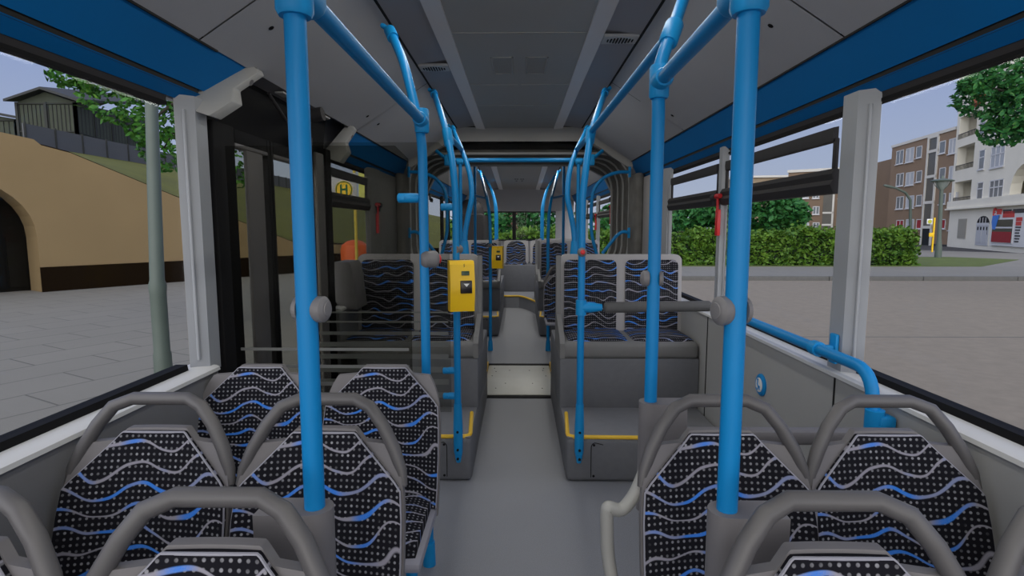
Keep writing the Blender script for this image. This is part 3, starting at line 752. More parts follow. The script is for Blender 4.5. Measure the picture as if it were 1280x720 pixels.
mb = MB(); mb.box((.42, 1.60, .755), (1.14, 1.65, .80), .012); tag(mb.build('seat_support_bar', SEATP), 'grey cross bar behind the second row seats on the right', 'support bar')
rr = pole('horizontal blue overhead rail right, between the two near poles', [(XR, .62, 1.80), (.39, 1.62, 1.80)], cat='rail', name='overhead_rail')
PP = [(.327, 2.93, .15), (.327, 2.93, 1.55), at(729, 240, y=2.93), at(733, 205, y=2.95), at(739, 165, y=3.10), at(748, 138, y=3.42), at(757, 114, y=3.78)]
P1 = pole('slim blue pole on the right podium corner with a red stop button', PP, bend=.12, ceiling=True)
r2 = pole('sloping blue overhead rail right, from the second pole back to the podium pole', [at(839, 42, y=1.74), at(739, 165, y=3.10)], cat='rail', name='overhead_rail', r=.017)
VV = [(-.330, 2.93, .15), (-.330, 2.93, 1.55), at(569, 240, y=2.93), at(566, 205, y=2.95), at(559, 168, y=3.10), at(550, 138, y=3.42), at(542, 116, y=3.80)]
V1 = pole('slim blue pole on the left podium corner carrying the large yellow validator', VV, bend=.12, ceiling=True)
clamp(V1, at(560, 172, y=3.08), (-.2, .3, 1), .027, .10)
clamp(P1, at(738, 170, y=3.08), (.2, .3, 1), .026, .09)
for o, sx in ((P1, 1), (V1, -1)):
    x = .327 if sx > 0 else -.330; mb = MB()
    q = Vector((x, 2.93, .15)); mb.tube([Vector((0, 0, .30)), Vector((0, 0, .16)), Vector((0, .004, .03)), Vector((0, .006, -.03))], [.021, .026, .024, .012], 0, 12)
    part(mb, 'foot_socket', BLUE_CLAMP, o)
    mb = MB()
    for z in (.15, .05, .0): mb.cyl((0, -.022, z), (0, -.029, z), .007, seg=8)
    part(mb, 'bolt', RUBBER, o)
# kinked poles standing on the high seats and bending to the ceiling
for sx, pxs in ((-1, (581, 581, 586, 590, 589, 584, 577, 565)), (1, (718, 718, 713, 709, 710, 714, 721, 735))):
    pts = [at(x, y, y=Y) for x, y, Y in zip(pxs, (318, 292, 265, 248, 225, 205, 187, 160), (4.2, 4.2, 4.21, 4.23, 4.3, 4.4, 4.6, 4.95))]
    o = pole('kinked blue pole on top of the %s double seat bending to the ceiling' % ('left' if sx < 0 else 'right'), pts, bend=.08, r=.020, foot=.10, foot_r=.034, ceiling=True)
    pole('short blue overhead rail %s of the aisle leading to the joint' % ('left' if sx < 0 else 'right'), [at(559 if sx < 0 else 739, 168, y=3.10), at(*((577, 187) if sx < 0 else (721, 187)), y=4.6)], cat='rail', name='overhead_rail', r=.017)
o = pole('blue crossbar across the aisle below the ceiling at the joint', [(-.66, 5.25, 2.005), (.66, 5.25, 2.005)], cat='rail', name='overhead_crossbar', r=.019)
for sx in (-1, 1):
    mb = MB(); q = Vector((sx*.66, 5.25, 2.005))-o.location; mb.box(q+Vector((-.03, -.03, -.05)), q+Vector((.03, .03, .05)), .01); mb.cyl(q, q+Vector((sx*.12, .12, .10)), .016); part(mb, 'end_bracket', BLUE_CLAMP, o)
for sx in (-1, 1):
    s_ = 'left' if sx < 0 else 'right'
    oo = pole('thin blue pole hanging from the %s end of the crossbar' % s_, [(sx*.545, 5.25, 0), (sx*.545, 5.25, 2.0)], r=.017, foot=.1); clamp(oo, (sx*.545, 5.25, 1.99), (1, 0, 0), .027, .06)
    pole('straight thin blue pole beyond the joint on the %s' % s_, [(sx*.568, 7.25, .25), (sx*.568, 7.25, 2.33)], r=.018, foot=.08)
    M_ = lambda px: 649+sx*(649-px) if sx > 0 else px
    B = [at(M_(x), y, y=Y) for x, y, Y in ((613, 441, 6.25), (613, 300, 6.25), (612, 268, 6.25), (609, 248, 6.4), (604, 229, 7.0), (600, 215, 7.9))]
    F_ = pole('blue pole beyond the joint on the %s%s' % (s_, ' carrying the small yellow validator' if sx < 0 else ', beside the lone seat'), B, r=.018, bend=.1, foot=.14, foot_r=.032, ceiling=True)
    if sx < 0: V2P = F_
    bb = pole('short blue link bar between two poles beyond the joint on the %s' % s_, [(sx*.568, 7.25, 1.79), at(M_(609), 248, y=6.4)], r=.015, cat='rail', name='link_rail')
    for Y, x in ((8.6, .36), (10.0, .39)):
        pole('%s curved blue pole beside the %s rear seats' % ('nearer' if Y < 9 else 'farthest', s_), [(sx*x, Y, .25 if Y < 9 else .2), (sx*x, Y, 1.55), (sx*(x+.01), Y, 1.75), (sx*(x+.07), Y+.12, 1.98), (sx*.57, Y+.5, 2.2)], r=.018, bend=.12, foot=.08, ceiling=True)
    # arched handles at the joint
    hp = [at(M_(x), y, y=5.42) for x, y in ((511, 215), (527, 215), (545, 222), (557, 238), (559, 260), (559, 292), (551, 322))]
    hh = pole('arched blue handrail in front of the %s bellows' % s_, hp, r=.016, bend=.09, cat='handrail', name='arched_handrail')
    mb = MB(); mb.box((-.012, -.012, -.05), (.012, .012, .05), .003); part(mb, 'wall_plate', BLUE_CLAMP, hh)
    hp = [at(M_(x), y, y=5.42) for x, y in ((512, 291), (519, 289), (527, 294), (545, 317))]
    hh = pole('short low blue handrail at the foot of the %s bellows' % s_, hp, r=.016, bend=.05, cat='handrail', name='arched_handrail')
    mb = MB(); mb.box((-.012, -.012, -.05), (.012, .012, .05), .003); part(mb, 'wall_plate', BLUE_CLAMP, hh)
# padded bar and wall rail at the right bay
pb = empty('padded_rest_bar', 'dark foam padded bar between the podium pole and the right wall', 'rest bar', (.327, 2.93, .975))
mb = MB(); mb.tube([(.12, .0, .0), (.13, .0, 0), (.69, .06, .0), (.70, .06, .0)], [.020, .029, .029, .022], 0, 16); part(mb, 'foam_sleeve', PAD, pb)
mb = MB(); mb.tube([(0, 0, 0), (.05, 0, 0), (.11, 0, 0)], [.028, .028, .018], 0, 14); mb.cyl((0, 0, -.04), (0, 0, .04), .028); part(mb, 'clamp', BLUE_CLAMP, pb)
mb = MB(); mb.tube([(.695, .06, 0), (.76, .066, .0), (.80, .07, .0)], [.016, .024, .024], 0, 14); part(mb, 'end_clamp', BLUE_CLAMP, pb)
wr = pole('blue handrail along the right wall bending down beside the window seat', [(1.085, 3.0, .958), (1.085, 2.0, .958), (1.085, 1.70, .958), (1.085, 1.67, .80)], r=.0195, bend=.13, cat='handrail', name='wall_handrail')
for y in (2.02, 2.95):
    mb = MB(); q = Vector((1.085, y, .958))-wr.location; mb.cyl(q+Vector((0, -.02, 0)), q+Vector((0, .02, 0)), .027); mb.box(q+Vector((0, -.012, -.012)), q+Vector((.08, .012, .012)), .003); mb.box(q+Vector((.055, -.022, -.055)), q+Vector((.07, .022, .055)), .006); part(mb, 'wall_bracket', BLUE_CLAMP, wr)
mb = MB(); q = Vector((1.085, 1.67, .80))-wr.location; mb.cyl(q+Vector((0, 0, -.03)), q+Vector((0, 0, .045)), .027); mb.box(q+Vector((0, -.03, -.03)), q+Vector((.05, .02, .03)), .008); part(mb, 'foot_clamp', BLUE_CLAMP, wr)

# stop buttons on the poles
def stop_button(c, d, label, s=1.0, two=False, redcap=True):
    r = empty('stop_button', label, 'stop button', c, 0, 'stop buttons on the poles')
    M = Vector(d).to_track_quat('Z', 'Y').to_matrix().to_4x4()
    mb = MB()
    if two == 'slim':
        mb.lathe([(.027*s, .014), (.029*s, .018), (.0285*s, .030), (.022*s, .035), (.017*s, .0365)], (0,0,0), 24, M); m2 = MB(); m2.lathe([(.020*s, -.026), (.027*s, -.022), (.028*s, -.014)], (0,0,0), 24, M); part(m2, 'rear_housing', BTNG, r)
    else:
        mb.lathe([(.030*s, -.026), (.034*s, .012), (.033*s, .022), (.026*s, .032), (.018*s, .036)], (0,0,0), 20, M)
        if two: mb.lathe([(.018*s, -.036), (.026*s, -.032), (.033*s, -.022), (.034*s, -.014), (.030*s, .0)], (0,0,0), 20, M)
    part(mb, 'housing', BTNG, r)
    mb = MB(); mb.lathe([(.017*s, .0355), (.016*s, .038), (.008*s, .039)] if two == 'slim' else [(.018*s, .0355), (.017*s, .041), (.010*s, .044)], (0,0,0), 16, M); part(mb, 'press_cap', RED if redcap else BTNG, r)
    return r
stop_button((XL, .988, 1.253), (1, -.15, 0), 'grey round stop button on the thick near left pole', .82, 'slim', False)
stop_button((XR, .988, 1.252), (-1, -.25, 0), 'grey round stop button on the thick near right pole', .9, 'slim', False)
stop_button((.39, 1.62, 1.25), (-1, 0.1, 0), 'grey stop button on the second right pole before the high seat', .8, 'slim', False)
stop_button((-.372+.022, 2.19, 1.272), (1, .35, 0), 'large grey stop button with red cap on the third row pole', 1.0, True)
stop_button((.327, 2.925, 1.266), (0, -1, .05), 'round stop button with red centre facing the viewer on the right podium pole', .72)
stop_button((-.325, 2.94, 1.28), (.4, 1, 0), 'small grey stop button above the large yellow validator', .72, False, False)
for k, (x, Y) in enumerate(((-.325, 6.25), (-.36, 8.6), (-.39, 10.0))):
    stop_button((x, Y-.01, 1.19 if k == 0 else 1.16), (.3, -1, 0), 'tiny grey stop button on the left far poles, %s' % ('first of three', 'second of three', 'last of three')[k], .62, False, False)

# ticket validators
def validator(c, rz, s, label):
    r = empty('ticket_validator', label, 'ticket validator', c, rz, 'yellow ticket validators')
    V = lambda p: Vector(p)*s
    mb = MB()
    prof = [(.045,.0),(-.045,.006),(-.062,.085),(-.066,.14),(-.048,.245),(-.03,.262),(.045,.262)]
    for v0, v1 in ((-.062, .062),): mb.prism([(p[0]*s, p[1]*s) for p in prof], 'x', v0*s, v1*s)
    bmesh.ops.bevel(mb.bm, geom=[e_ for e_ in mb.bm.edges if e_.is_manifold and e_.calc_face_angle(0) > .9], offset=.014*s, segments=3, profile=.5, affect='EDGES')
    part(mb, 'body', VALY, r, sharp=.5)
    mb = MB(); mb.box(V((-.005, -.062, .19)), V((.035, -.050, .212)), .002*s, tilt=(-.16, 'X')); part(mb, 'display', SCREEN, r)
    mb = MB(); mb.box(V((-.012, -.072, .10)), V((.047, -.058, .165)), .004*s, tilt=(-.02, 'X')); part(mb, 'stamp_slot', BTNB, r)
    mb = MB(); mb.prism([(.004*s, .150*s), (.032*s, .150*s), (.018*s, .134*s)], 'y', -.0745*s, -.071*s); part(mb, 'arrow', WHITE, r)
    mb = MB(); mb.tube([V((.012, -.047, .247)), V((.008, -.049, .243)), V((.012, -.050, .238)), V((.008, -.051, .232))], .0016*s, 0, 6); part(mb, 'mark', BTNB, r)
    mb = MB(); mb.box(V((-.045, .03, .05)), V((.02, .075, .21)), .01*s); part(mb, 'mounting', DARKPL, r)
    return r
validator((-.298, 2.85, .965), math.radians(14), 1.0, 'large yellow ticket validator on the left podium pole')
validator((-.235, 6.18, .935), math.radians(-8), .95, 'small far yellow ticket validator beyond the joint')

# tinted wind screens beside the door
def screen(y, x0, x1, z0, z1, label, bars, m, clamps):
    r = empty('glass_screen', label, 'glass screen', ((x0+x1)/2, y, z0), 0, 'tinted glass screens'); q = r.location
    mb = MB(); w = x1-x0
    mb.prism([(x0-q.x, 0), (x1-q.x, 0), (x1-q.x, z1-z0-.05), (x1-q.x-.05, z1-z0), (x0-q.x, z1-z0)], 'y', -.003, .003)
    part(mb, 'glass_pane', m, r, smooth=False)
    for k, (z, h) in enumerate(bars):
        mb = MB(); mb.box((x0-q.x+.02, -.0045, z-h-z0), (x1-q.x-.012, -.0032, z-z0)); part(mb, 'printed_stripe', STRIPE, r)
    for z in clamps:
        mb = MB(); cx = x1-q.x
        mb.tube([(cx-.045, 0, z-z0), (cx-.04, 0, z-z0), (cx+.03, 0, z-z0), (cx+.04, 0, z-z0)], [.012, .019, .019, .016], 0, 12); mb.cyl((cx-.02, -.018, z-z0), (cx-.02, -.024, z-z0), .008, seg=8); part(mb, 'clamp', BLUE_CLAMP, r)
    return r
screen(2.205, -1.14, -.43, .30, 1.71, 'dark tinted glass screen behind the third row seats at the door', [(.915,.012),(.845,.013),(.775,.016)], TINT, (1.51,))
screen(2.94, -1.14, -.365, .40, 1.83, 'paler tinted glass screen in front of the left podium', [(.95,.008),(.90,.010),(.842,.018),(.785,.026),(.72,.026),(.65,.03),(.583,.03),(.51,.03)], TINTB, (1.50, .63, .49))

# ------------------------------------------------------------------ outside
GZ, PZ = -.33, -.18
def slabs(name, c0, c1, sc, mortar, rot=0, bw=1.0, rh=1.0, rough=.85):
    M = mat(name, c0, rough); g = NG(M)
    tc = g.n('ShaderNodeTexCoord').outputs['Object']; mp = g.n('ShaderNodeMapping'); mp.inputs['Rotation'].default_value = (0, 0, rot); g.l(tc, mp.inputs[0])
    b = g.n('ShaderNodeTexBrick'); b.inputs['Scale'].default_value = sc; b.inputs['Mortar Size'].default_value = .013; b.inputs['Color1'].default_value = (*c0, 1); b.inputs['Color2'].default_value = (*c1, 1)
    b.inputs['Mortar'].default_value = (*mortar, 1); b.inputs['Brick Width'].default_value = bw; b.inputs['Row Height'].default_value = rh; b.inputs['Mortar Smooth'].default_value = .6
    g.l(mp.outputs[0], b.inputs['Vector']); nz = g.noise(tc, 1.3, 6); n2 = g.noise(tc, 30, 4)
    c = g.mix(g.m('MULTIPLY', nz, .5), b.outputs['Color'], tuple(.8*v for v in c0)); c = g.mix(g.m('MULTIPLY', n2, .3), c, tuple(.7*v for v in c0)); g.l(c, g.b.inputs['Base Color'])
    return M
PAVE = slabs('pavement_slabs', (.185, .176, .148), (.20, .19, .16), 1.0, (.05, .047, .04), math.radians(-62), 1.15, .65)
ROAD = mat('road_asphalt', (.205, .175, .132), .9, noise=.22, nscale=7)
WALK = slabs('sidewalk_slabs', (.19, .183, .16), (.22, .21, .185), .8, (.12, .12, .12), 0, 1.2, 1.2)
STREET = mat('street_asphalt', (.05, .048, .046), .9, noise=.2, nscale=4)
KERB = mat('kerb_stone', (.11, .108, .10), .85, noise=.2, nscale=8)
GRASS = mat('grass_lawn', (.075, .105, .016), .95, noise=.45, nscale=1.4)
TANW = mat('tan_wall_plaster', (.255, .178, .082), .9, noise=.10, nscale=.9)
PLINTH = mat('dark_wall_base', (.012, .007, .003), .95, spec=.05)
DOORD = mat('dark_gateway', (.008, .007, .005), .95, noise=.3, nscale=3, spec=.05)
mb = MB(); mb.box((-80, -10, GZ-.5), (90, 90, GZ-.01)); struct(mb.build('ground', ROAD))
mb = MB(); mb.box((-60, -4, GZ-.2), (-1.55, 34, PZ)); struct(mb.build('ground_pavement', PAVE))
mb = MB(); mb.box((-1.55, -4, GZ-.2), (-1.42, 34, PZ), .02); struct(mb.build('kerb_left', KERB))
# right: kerb across, sidewalk, lawn, street
mb = MB(); mb.prism([(-2, 18.2), (40, 18.2), (40, 21.5), (24, 27.5), (18.5, 22.6), (-2, 22.6)], 'z', GZ-.2, -.2); struct(mb.build('ground_sidewalk', WALK))
mb = MB()
for k in range(14): mb.box((-2+k*3, 18.08, GZ-.2), (-2+k*3+2.98, 18.22, -.195), .02)
struct(mb.build('kerb_right', KERB))
mb = MB(); mb.prism([(-2, 22.6), (18.5, 22.6), (24, 27.2), (22.5, 29.6), (17, 29.5), (-2, 33)], 'z', GZ-.2, -.185); struct(mb.build('ground_lawn', GRASS))
mb = MB(); mb.prism([(18, 29.4), (24, 27.2), (45, 22), (45, 36), (30.4, 34.4), (27, 39), (18, 42)], 'z', GZ-.2, -.21); struct(mb.build('ground_far_walk', WALK))
mb = MB(); mb.prism([(15, 42), (27, 38.5), (30.6, 34.6), (45, 33), (60, 60), (40, 72), (15, 72)], 'z', GZ-.2, -.26); struct(mb.build('ground_street', STREET))

mb = MB(); mb.box((1.6, 8.78, GZ-.02), (40, 8.81, GZ-.006)); struct(mb.build('ground_seam', KERB))
# leaves: one mesh of many small leaf blades
def leaf_mat(name, a, b, c):
    M = mat(name, a, .6, spec=.3); g = NG(M); tc = g.n('ShaderNodeTexCoord').outputs['Object']
    f = g.noise(tc, 2.2, 3); f2 = g.noise(tc, 16, 2)
    k = g.mix(g.m('MULTIPLY', g.m('SUBTRACT', f, .3), 2.4, clamp=True), a, b); k = g.mix(g.m('MULTIPLY', g.m('SUBTRACT', f2, .5), 2.5, clamp=True), k, c); g.l(k, g.b.inputs['Base Color'])
    return M
LEAF_A = leaf_mat('leaf_bright', (.022, .10, .012), (.045, .18, .012), (.12, .24, .02))
LEAF_B = leaf_mat('leaf_dark', (.010, .075, .02), (.025, .15, .03), (.09, .22, .02))
LEAF_H = leaf_mat('leaf_hedge', (.022, .085, .008), (.095, .20, .015), (.22, .30, .035))
BARK = mat('bark', (.06, .05, .04), .95, noise=.3, nscale=12)
def leaves(mb, pts, size, rnd):
    for p in pts:
        s = size*rnd.uniform(.6, 1.3); a = rnd.uniform(0, 2*PI); u = Vector((rnd.gauss(0, 1), rnd.gauss(0, 1), rnd.gauss(0, .7))).normalized(); w = u.cross(Vector((rnd.gauss(0, 1), rnd.gauss(0, 1), rnd.gauss(0, 1)))).normalized()
        n_ = u.cross(w); P = Vector(p)
        mb.face([mb.bm.verts.new(P+q) for q in (-u*s, -u*s*.3+w*s*.45+n_*s*.1, u*s*.3+w*s*.42, u*s, u*s*.3-w*s*.42, -u*s*.3-w*s*.45+n_*s*.1)])
def blob(rnd, c, r, n, hollow=.6):
    out = []
    for _ in range(n):
        d = Vector((rnd.gauss(0, 1), rnd.gauss(0, 1), rnd.gauss(0, 1))).normalized(); out.append(Vector(c)+Vector([d[i]*r[i]*(rnd.uniform(hollow, 1)) for i in range(3)]))
    return out
def tree(name, label, base, trunk_top, blobs, leaf, size, seed, tr=.14, cat='tree', group=None):
    rnd = random.Random(seed); B = Vector(base); o = empty(name, label, cat, B, 0, group)
    mb = MB(); T = Vector(trunk_top)-B; mb.tube([(0, 0, -.2), T*.5+Vector((.05, 0, 0)), T], [tr, tr*.8, tr*.6], 0, 10)
    for c, r, n in blobs: mb.tube([T*.9, (T*.6+(Vector(c)-B)*.4)+Vector((0, 0, .1)), Vector(c)-B], [tr*.4, tr*.25, tr*.1], 0, 6)
    part(mb, 'trunk', BARK, o)
    mb = MB()
    for c, r, n in blobs: leaves(mb, blob(rnd, Vector(c)-B, r, n), size, rnd)
    part(mb, 'foliage', leaf, o, smooth=False)
    return o
tree('street_tree', 'leafy green tree behind the pavement on the left, boughs hanging into the window view', (-5.05, 9.2, PZ), (-5.0, 9.2, 3.6),
     [(at(160, 125, y=9.0), (.75, .7, .45), 420), (at(190, 150, y=9.2), (.55, .6, .45), 380), (at(95, 98, y=8.8), (.45, .4, .16), 190), (at(130, 104, y=8.9), (.5, .4, .2), 180), (at(205, 185, y=9.4), (.42, .4, .42), 330), (at(300, 190, y=9.6), (.55, .6, .7), 420),
      ((-6, 9, 5.2), (1.8, 1.5, 1.3), 900), ((-4, 9.6, 5.4), (1.8, 1.5, 1.4), 900)], LEAF_A, .06, 3)
tree('street_tree', 'leafy tree reaching into the top right corner in front of the white building', (15.8, 14, GZ), (15.0, 14, 3.6),
     [(at(1260, 100, y=14), (1.0, .8, .5), 700), (at(1235, 120, y=14.2), (.8, .8, .55), 560), (at(1275, 140, y=13.8), (.75, .7, .62), 700), (at(1255, 165, y=14), (.55, .6, .35), 300), (at(1220, 105, y=14), (.45, .5, .25), 160), (at(1300, 120, y=14), (.9, 1, 1.1), 900), ((14.2, 14, 5.9), (1.6, 1.4, 1.1), 900)], LEAF_B, .085, 5, .2)
tree('round_bush', 'round green bush tree above the hedge, seen through the right window', (13.0, 30, -.25), at(950, 285, y=30), [(at(955, 265, y=30), (1.7, 1.4, 1.3), 1300), (at(905, 268, y=31), (1.6, 1.4, 1.0), 1000), (at(985, 268, y=30), (1.2, 1.2, .9), 800)], LEAF_B, .20, 8)
tree('round_bush', 'small green tree seen through the window beside the red hammer', (9.9, 32, -.25), at(865, 285, y=32), [(at(868, 272, y=32), (1.3, 1.2, .8), 700), (at(885, 262, y=32), (1.1, 1.2, .9), 600)], LEAF_B, .20, 9)
tree('round_bush', 'dark bush filling the rear window', (.2, 27, -.2), (.2, 27, 1.0), [((-.2, 27, 1.6), (1.8, 1, 1.0), 900), ((1.3, 27.5, 1.7), (1.6, 1, .9), 700), ((-2.0, 28, 1.5), (1.6, 1, .8), 500)], LEAF_B, .18, 10)
tree('round_bush', 'bush beyond the hedge seen between the blue poles', (5.2, 27, -.2), (5.2, 27, 1.0), [((4.9, 27, 1.6), (1.6, 1, .9), 600), ((6.6, 27.5, 1.5), (1.6, 1, .9), 600)], LEAF_B, .18, 12)
rnd = random.Random(21); mb = MB()
pts = []
for _ in range(15000):
    f = rnd.random(); x = -3+19.2*rnd.random(); y = rnd.uniform(23.0, 24.6)
    bump_ = .10*math.sin(x*1.7)+.07*math.sin(x*4.3+1)
    if f < .55: y = 23.0+abs(rnd.gauss(0, .12)); z = rnd.uniform(-.2, 1.12+bump_)
    else: z = 1.10+bump_+abs(rnd.gauss(0, .10))*rnd.choice((1, -1, .5))
    if x > 15.9 and rnd.random() < .4: continue
    pts.append((x, y, z))
for _ in range(900): pts.append((16.1+rnd.gauss(0, .12), rnd.uniform(23, 24.6), rnd.uniform(-.2, 1.1)))
leaves(mb, pts, .105, rnd)
hd = empty('hedge', 'long clipped green hedge behind the sidewalk on the right', 'hedge', (0, 23.8, -.2)); hd.location = (0, 0, 0)
part(mb, 'foliage', LEAF_H, hd, smooth=False)
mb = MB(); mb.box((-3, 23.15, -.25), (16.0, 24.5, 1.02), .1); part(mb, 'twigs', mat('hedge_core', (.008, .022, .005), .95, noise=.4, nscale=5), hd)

# left: tan retaining wall with arched gateway
A = at(-60, 374, z=PZ); Bp = at(68, 364, z=PZ); Cdir = (at(220, 352.5, z=PZ)-Bp).normalized(); D = Bp+Cdir*18
U1 = (Bp-A); L1_ = U1.length; U1 = U1.normalized(); N1 = Vector((U1.y, -U1.x, 0)); N1 = N1 if N1.dot(Vector((1, -1, 0))) > 0 else -N1
def frame(o, u): 
    n_ = Vector((0, 0, 1)).cross(u); M = Matrix((u, n_, Vector((0, 0, 1)))).transposed().to_4x4(); M.translation = o; return M
MW = frame(A, U1)
def on_plane(px, py, M):                     # pixel -> coordinates (u, z) on a vertical plane
    i = M.inverted(); r = ray(px, py); o = i @ Vector((0, 0, CAM_H)); dd_ = i.to_3x3() @ r; t = -o.y/dd_.y; p = o+dd_*t; return p.x, p.z
uj, _ = on_plane(47, 300, MW); _, ztop = on_plane(3, 225, MW); uc, zl = on_plane(-6, 172, MW); ub, zb = on_plane(62, 180, MW)
rad = .5*(uj-(uj-2.6)); cxu = uj-rad; zs = ztop-rad+PZ*0
pts = [(-3, 0), (cxu-rad, 0), (cxu-rad, zs)] + [(cxu-rad*math.cos(PI*k/16), zs+rad*math.sin(PI*k/16)) for k in range(1, 16)] + [(cxu+rad, zs), (cxu+rad, 0), (L1_, 0), (L1_, zb-.05), (ub-.3, zl+.05), (uc, zl+.15), (-3, zl+.3)]
MWi = MW.copy()
def wall_prism(mb, poly, d0, d1, M):
    T = M.inverted() if False else M
    mb.prism(poly, 'y', d0, d1, T); return mb
rw = empty('retaining_wall', 'tan plastered retaining wall with a dark archway beyond the left pavement', 'wall', A)
def prt(mb, nm, m, par, **k):
    for v in mb.bm.verts: v.co -= par.location
    return part(mb, nm, m, par, **k)
mb = MB(); wall_prism(mb, pts, 0, 1.0, MW)
M2 = frame(Bp, Cdir); u0, z0_ = on_plane(62, 180, M2); u1, z1_ = on_plane(218, 245, M2); u2, z2_ = on_plane(368, 303, M2)
zB = zb-.05
wall_prism(mb, [(-.02, 0), (18, 0), (18, .3), (u2, z2_), (u1, z1_), (max(.3, u0+.4), zB-.12), (0, zB)], 0, .5, M2); prt(mb, 'plaster_face', TANW, rw, smooth=False)
mb = MB(); wall_prism(mb, [(cxu+rad, 0), (L1_+.02, 0), (L1_+.02, .60), (cxu+rad, .60)], -.03, .02, MW); wall_prism(mb, [(-.03, 0), (18, 0), (18, .60), (-.03, .60)], -.03, .02, M2); prt(mb, 'dark_plinth', PLINTH, rw, smooth=False)
mb = MB(); wall_prism(mb, [(cxu-rad-.3, 0), (cxu+rad+.3, 0), (cxu+rad+.3, zs+rad+.3), (cxu-rad-.3, zs+rad+.3)], .75, .85, MW)
for k in range(6): wall_prism(mb, [(cxu-rad+.1+k*.42, .1), (cxu-rad+.46+k*.42, .1), (cxu-rad+.46+k*.42, zs), (cxu-rad+.1+k*.42, zs)], .72, .75, MW)
prt(mb, 'gateway', DOORD, rw, smooth=False)
mb = MB(); c2 = [(max(.3, u0+.4), zB-.12), (u1, z1_), (u2, z2_), (18, .3)]
mb.tube([M2 @ Vector((0, .2, zB+.01))]+[M2 @ Vector((a, .2, b+.01)) for a, b in c2], .05, 0, 6); prt(mb, 'coping', PLINTH, rw)
# embankment rising from the wall top to a level crest along which the fence runs
mb = MB(); XF, ZF = -16.0, 4.05; foot = [(0, zB-.1), c2[0]]+[(c2[0][0]+(c2[1][0]-c2[0][0])*k/3, c2[0][1]+(c2[1][1]-c2[0][1])*k/3) for k in (1, 2, 3)]+c2[2:]+[(30, .0)]
rows = []
for f_ in (0, .2, .45, .7, 1.0, 1.25, 2.0):
    row = []
    for k, (a, b) in enumerate(foot):
        p = M2 @ Vector((a, .3, b-.06)); q = Vector((XF, p.y+2.0+k*2.6, ZF)); v = p.lerp(q, min(f_, 1)); 
        if f_ > 1: v = Vector((XF-(f_-1)*20, q.y, ZF))
        row.append(v)
    rows.append(row)
mb.grid(rows); struct(mb.build('ground_embankment', mat('bank_grass', (.085, .088, .004), .95, noise=.5, nscale=.8)))
# grey fence on the bank and the timber halls above it
FENCE = mat('fence_sheet_grey', (.085, .088, .095), .8, noise=.12, nscale=2)
HALL = mat('hall_cladding', (.042, .05, .034), .85, noise=.3, nscale=3); HALLP = mat('hall_posts', (.022, .024, .022), .8); HROOF = mat('hall_roof', (.030, .032, .033), .8)
fn = empty('sheet_fence', 'grey sheet fence on top of the grassy bank at left', 'fence', (XF, 15, ZF))
mb = MB(); mb.box((XF-.03, 18.3, ZF-.25), (XF+.02, 42, ZF+.66)); prt(mb, 'fence_sheet', FENCE, fn, smooth=False)
mb = MB()
for k in range(20): mb.cyl((XF+.03, 18.35+k*1.2, ZF-.25), (XF+.03, 18.35+k*1.2, ZF+.70), .035, seg=6)
prt(mb, 'fence_post', HALLP, fn)
def hall(p0, p1, p2, zbase, zt0, zt1, ridge, label):
    h = empty('timber_hall', label, 'building', p0)
    mb = MB(); b_ = [Vector((p.x, p.y, zbase)) for p in (p0, p1, p2)]; t_ = [Vector((p0.x, p0.y, zt0)), Vector((p1.x, p1.y, zt0)), Vector((p2.x, p2.y, zt1))]
    mid = (t_[0]+t_[1])/2+Vector((0, 0, ridge))
    mb.quad(b_[0], b_[1], t_[1], t_[0]); mb.face([mb.bm.verts.new(v) for v in (t_[0], t_[1], mid)]); mb.quad(b_[1], b_[2], t_[2], t_[1])
    bk = b_[0]+(b_[2]-b_[1]); mb.quad(b_[0], bk, Vector((bk.x, bk.y, zt1)), t_[0])
    prt(mb, 'cladding', HALL, h, smooth=False)
    mb = MB()
    def postline(a, b, z0, z1, n):
        for k in range(n+1): p = a.lerp(b, k/n); mb.box((p.x-.05, p.y-.07, z0), (p.x+.05, p.y+.05, z1))
        for z in (z0+.1, z0+(z1-z0)*.42, z0+(z1-z0)*.55, z1-.06):
            mb.tube([Vector((a.x, a.y-.03, z)), Vector((b.x, b.y-.03, z))], .03, 0, 6)
    postline(p0, p1, zbase, zt0, 2); postline(p1, p2, zbase, zt0-.02, 5)
    prt(mb, 'timber_frame', HALLP, h, smooth=False)
    mb = MB()
    for k in range(2):
        a, b = (p0, p1) if k == 0 else (p1, p2)
        n = 14 if k == 0 else 26
        for i in range(n): p = a.lerp(b, (i+.5)/n); mb.box((p.x-.012, p.y-.03, zbase+.15), (p.x+.012, p.y+.02, zt0-.1))
    prt(mb, 'lattice', HALLP, h, smooth=False)
    ov = (p0-p1).normalized()*.35; dpt = (p2-p1); fr = -dpt.normalized()*.35
    mb = MB(); r0 = mid+fr+Vector((0, 0, .08)); r1 = r0+dpt*1.05+Vector((0, 0, zt1-zt0))
    eL = t_[0]+ov+fr; eR = t_[1]-ov+fr
    for e_, in ((eL,), (eR,)):
        e2 = e_+dpt*1.05+Vector((0, 0, zt1-zt0)); V8 = [mb.bm.verts.new(v+Vector((0, 0, d))) for d in (0, .10) for v in (e_, r0, r1, e2)]
        for q in ((0,1,2,3),(4,5,6,7),(0,1,5,4),(1,2,6,5),(2,3,7,6),(3,0,4,7)): mb.face([V8[i] for i in q])
    prt(mb, 'roof', HROOF, h, smooth=False)
    return h
YH = 24.0
p0 = at(25, 170, y=YH); p1 = at(97, 172, y=YH); p2 = at(192, 180, y=31.5)
hall(p0, p1, p2, 3.9, at(25, 128, y=YH).z, at(192, 151, y=31.5).z, .42, 'dark timber hall with pitched roof above the bank, seen in the left window')
q0 = at(-70, 160, y=27); q1 = at(22, 165, y=27); q2 = at(26, 165, y=29)
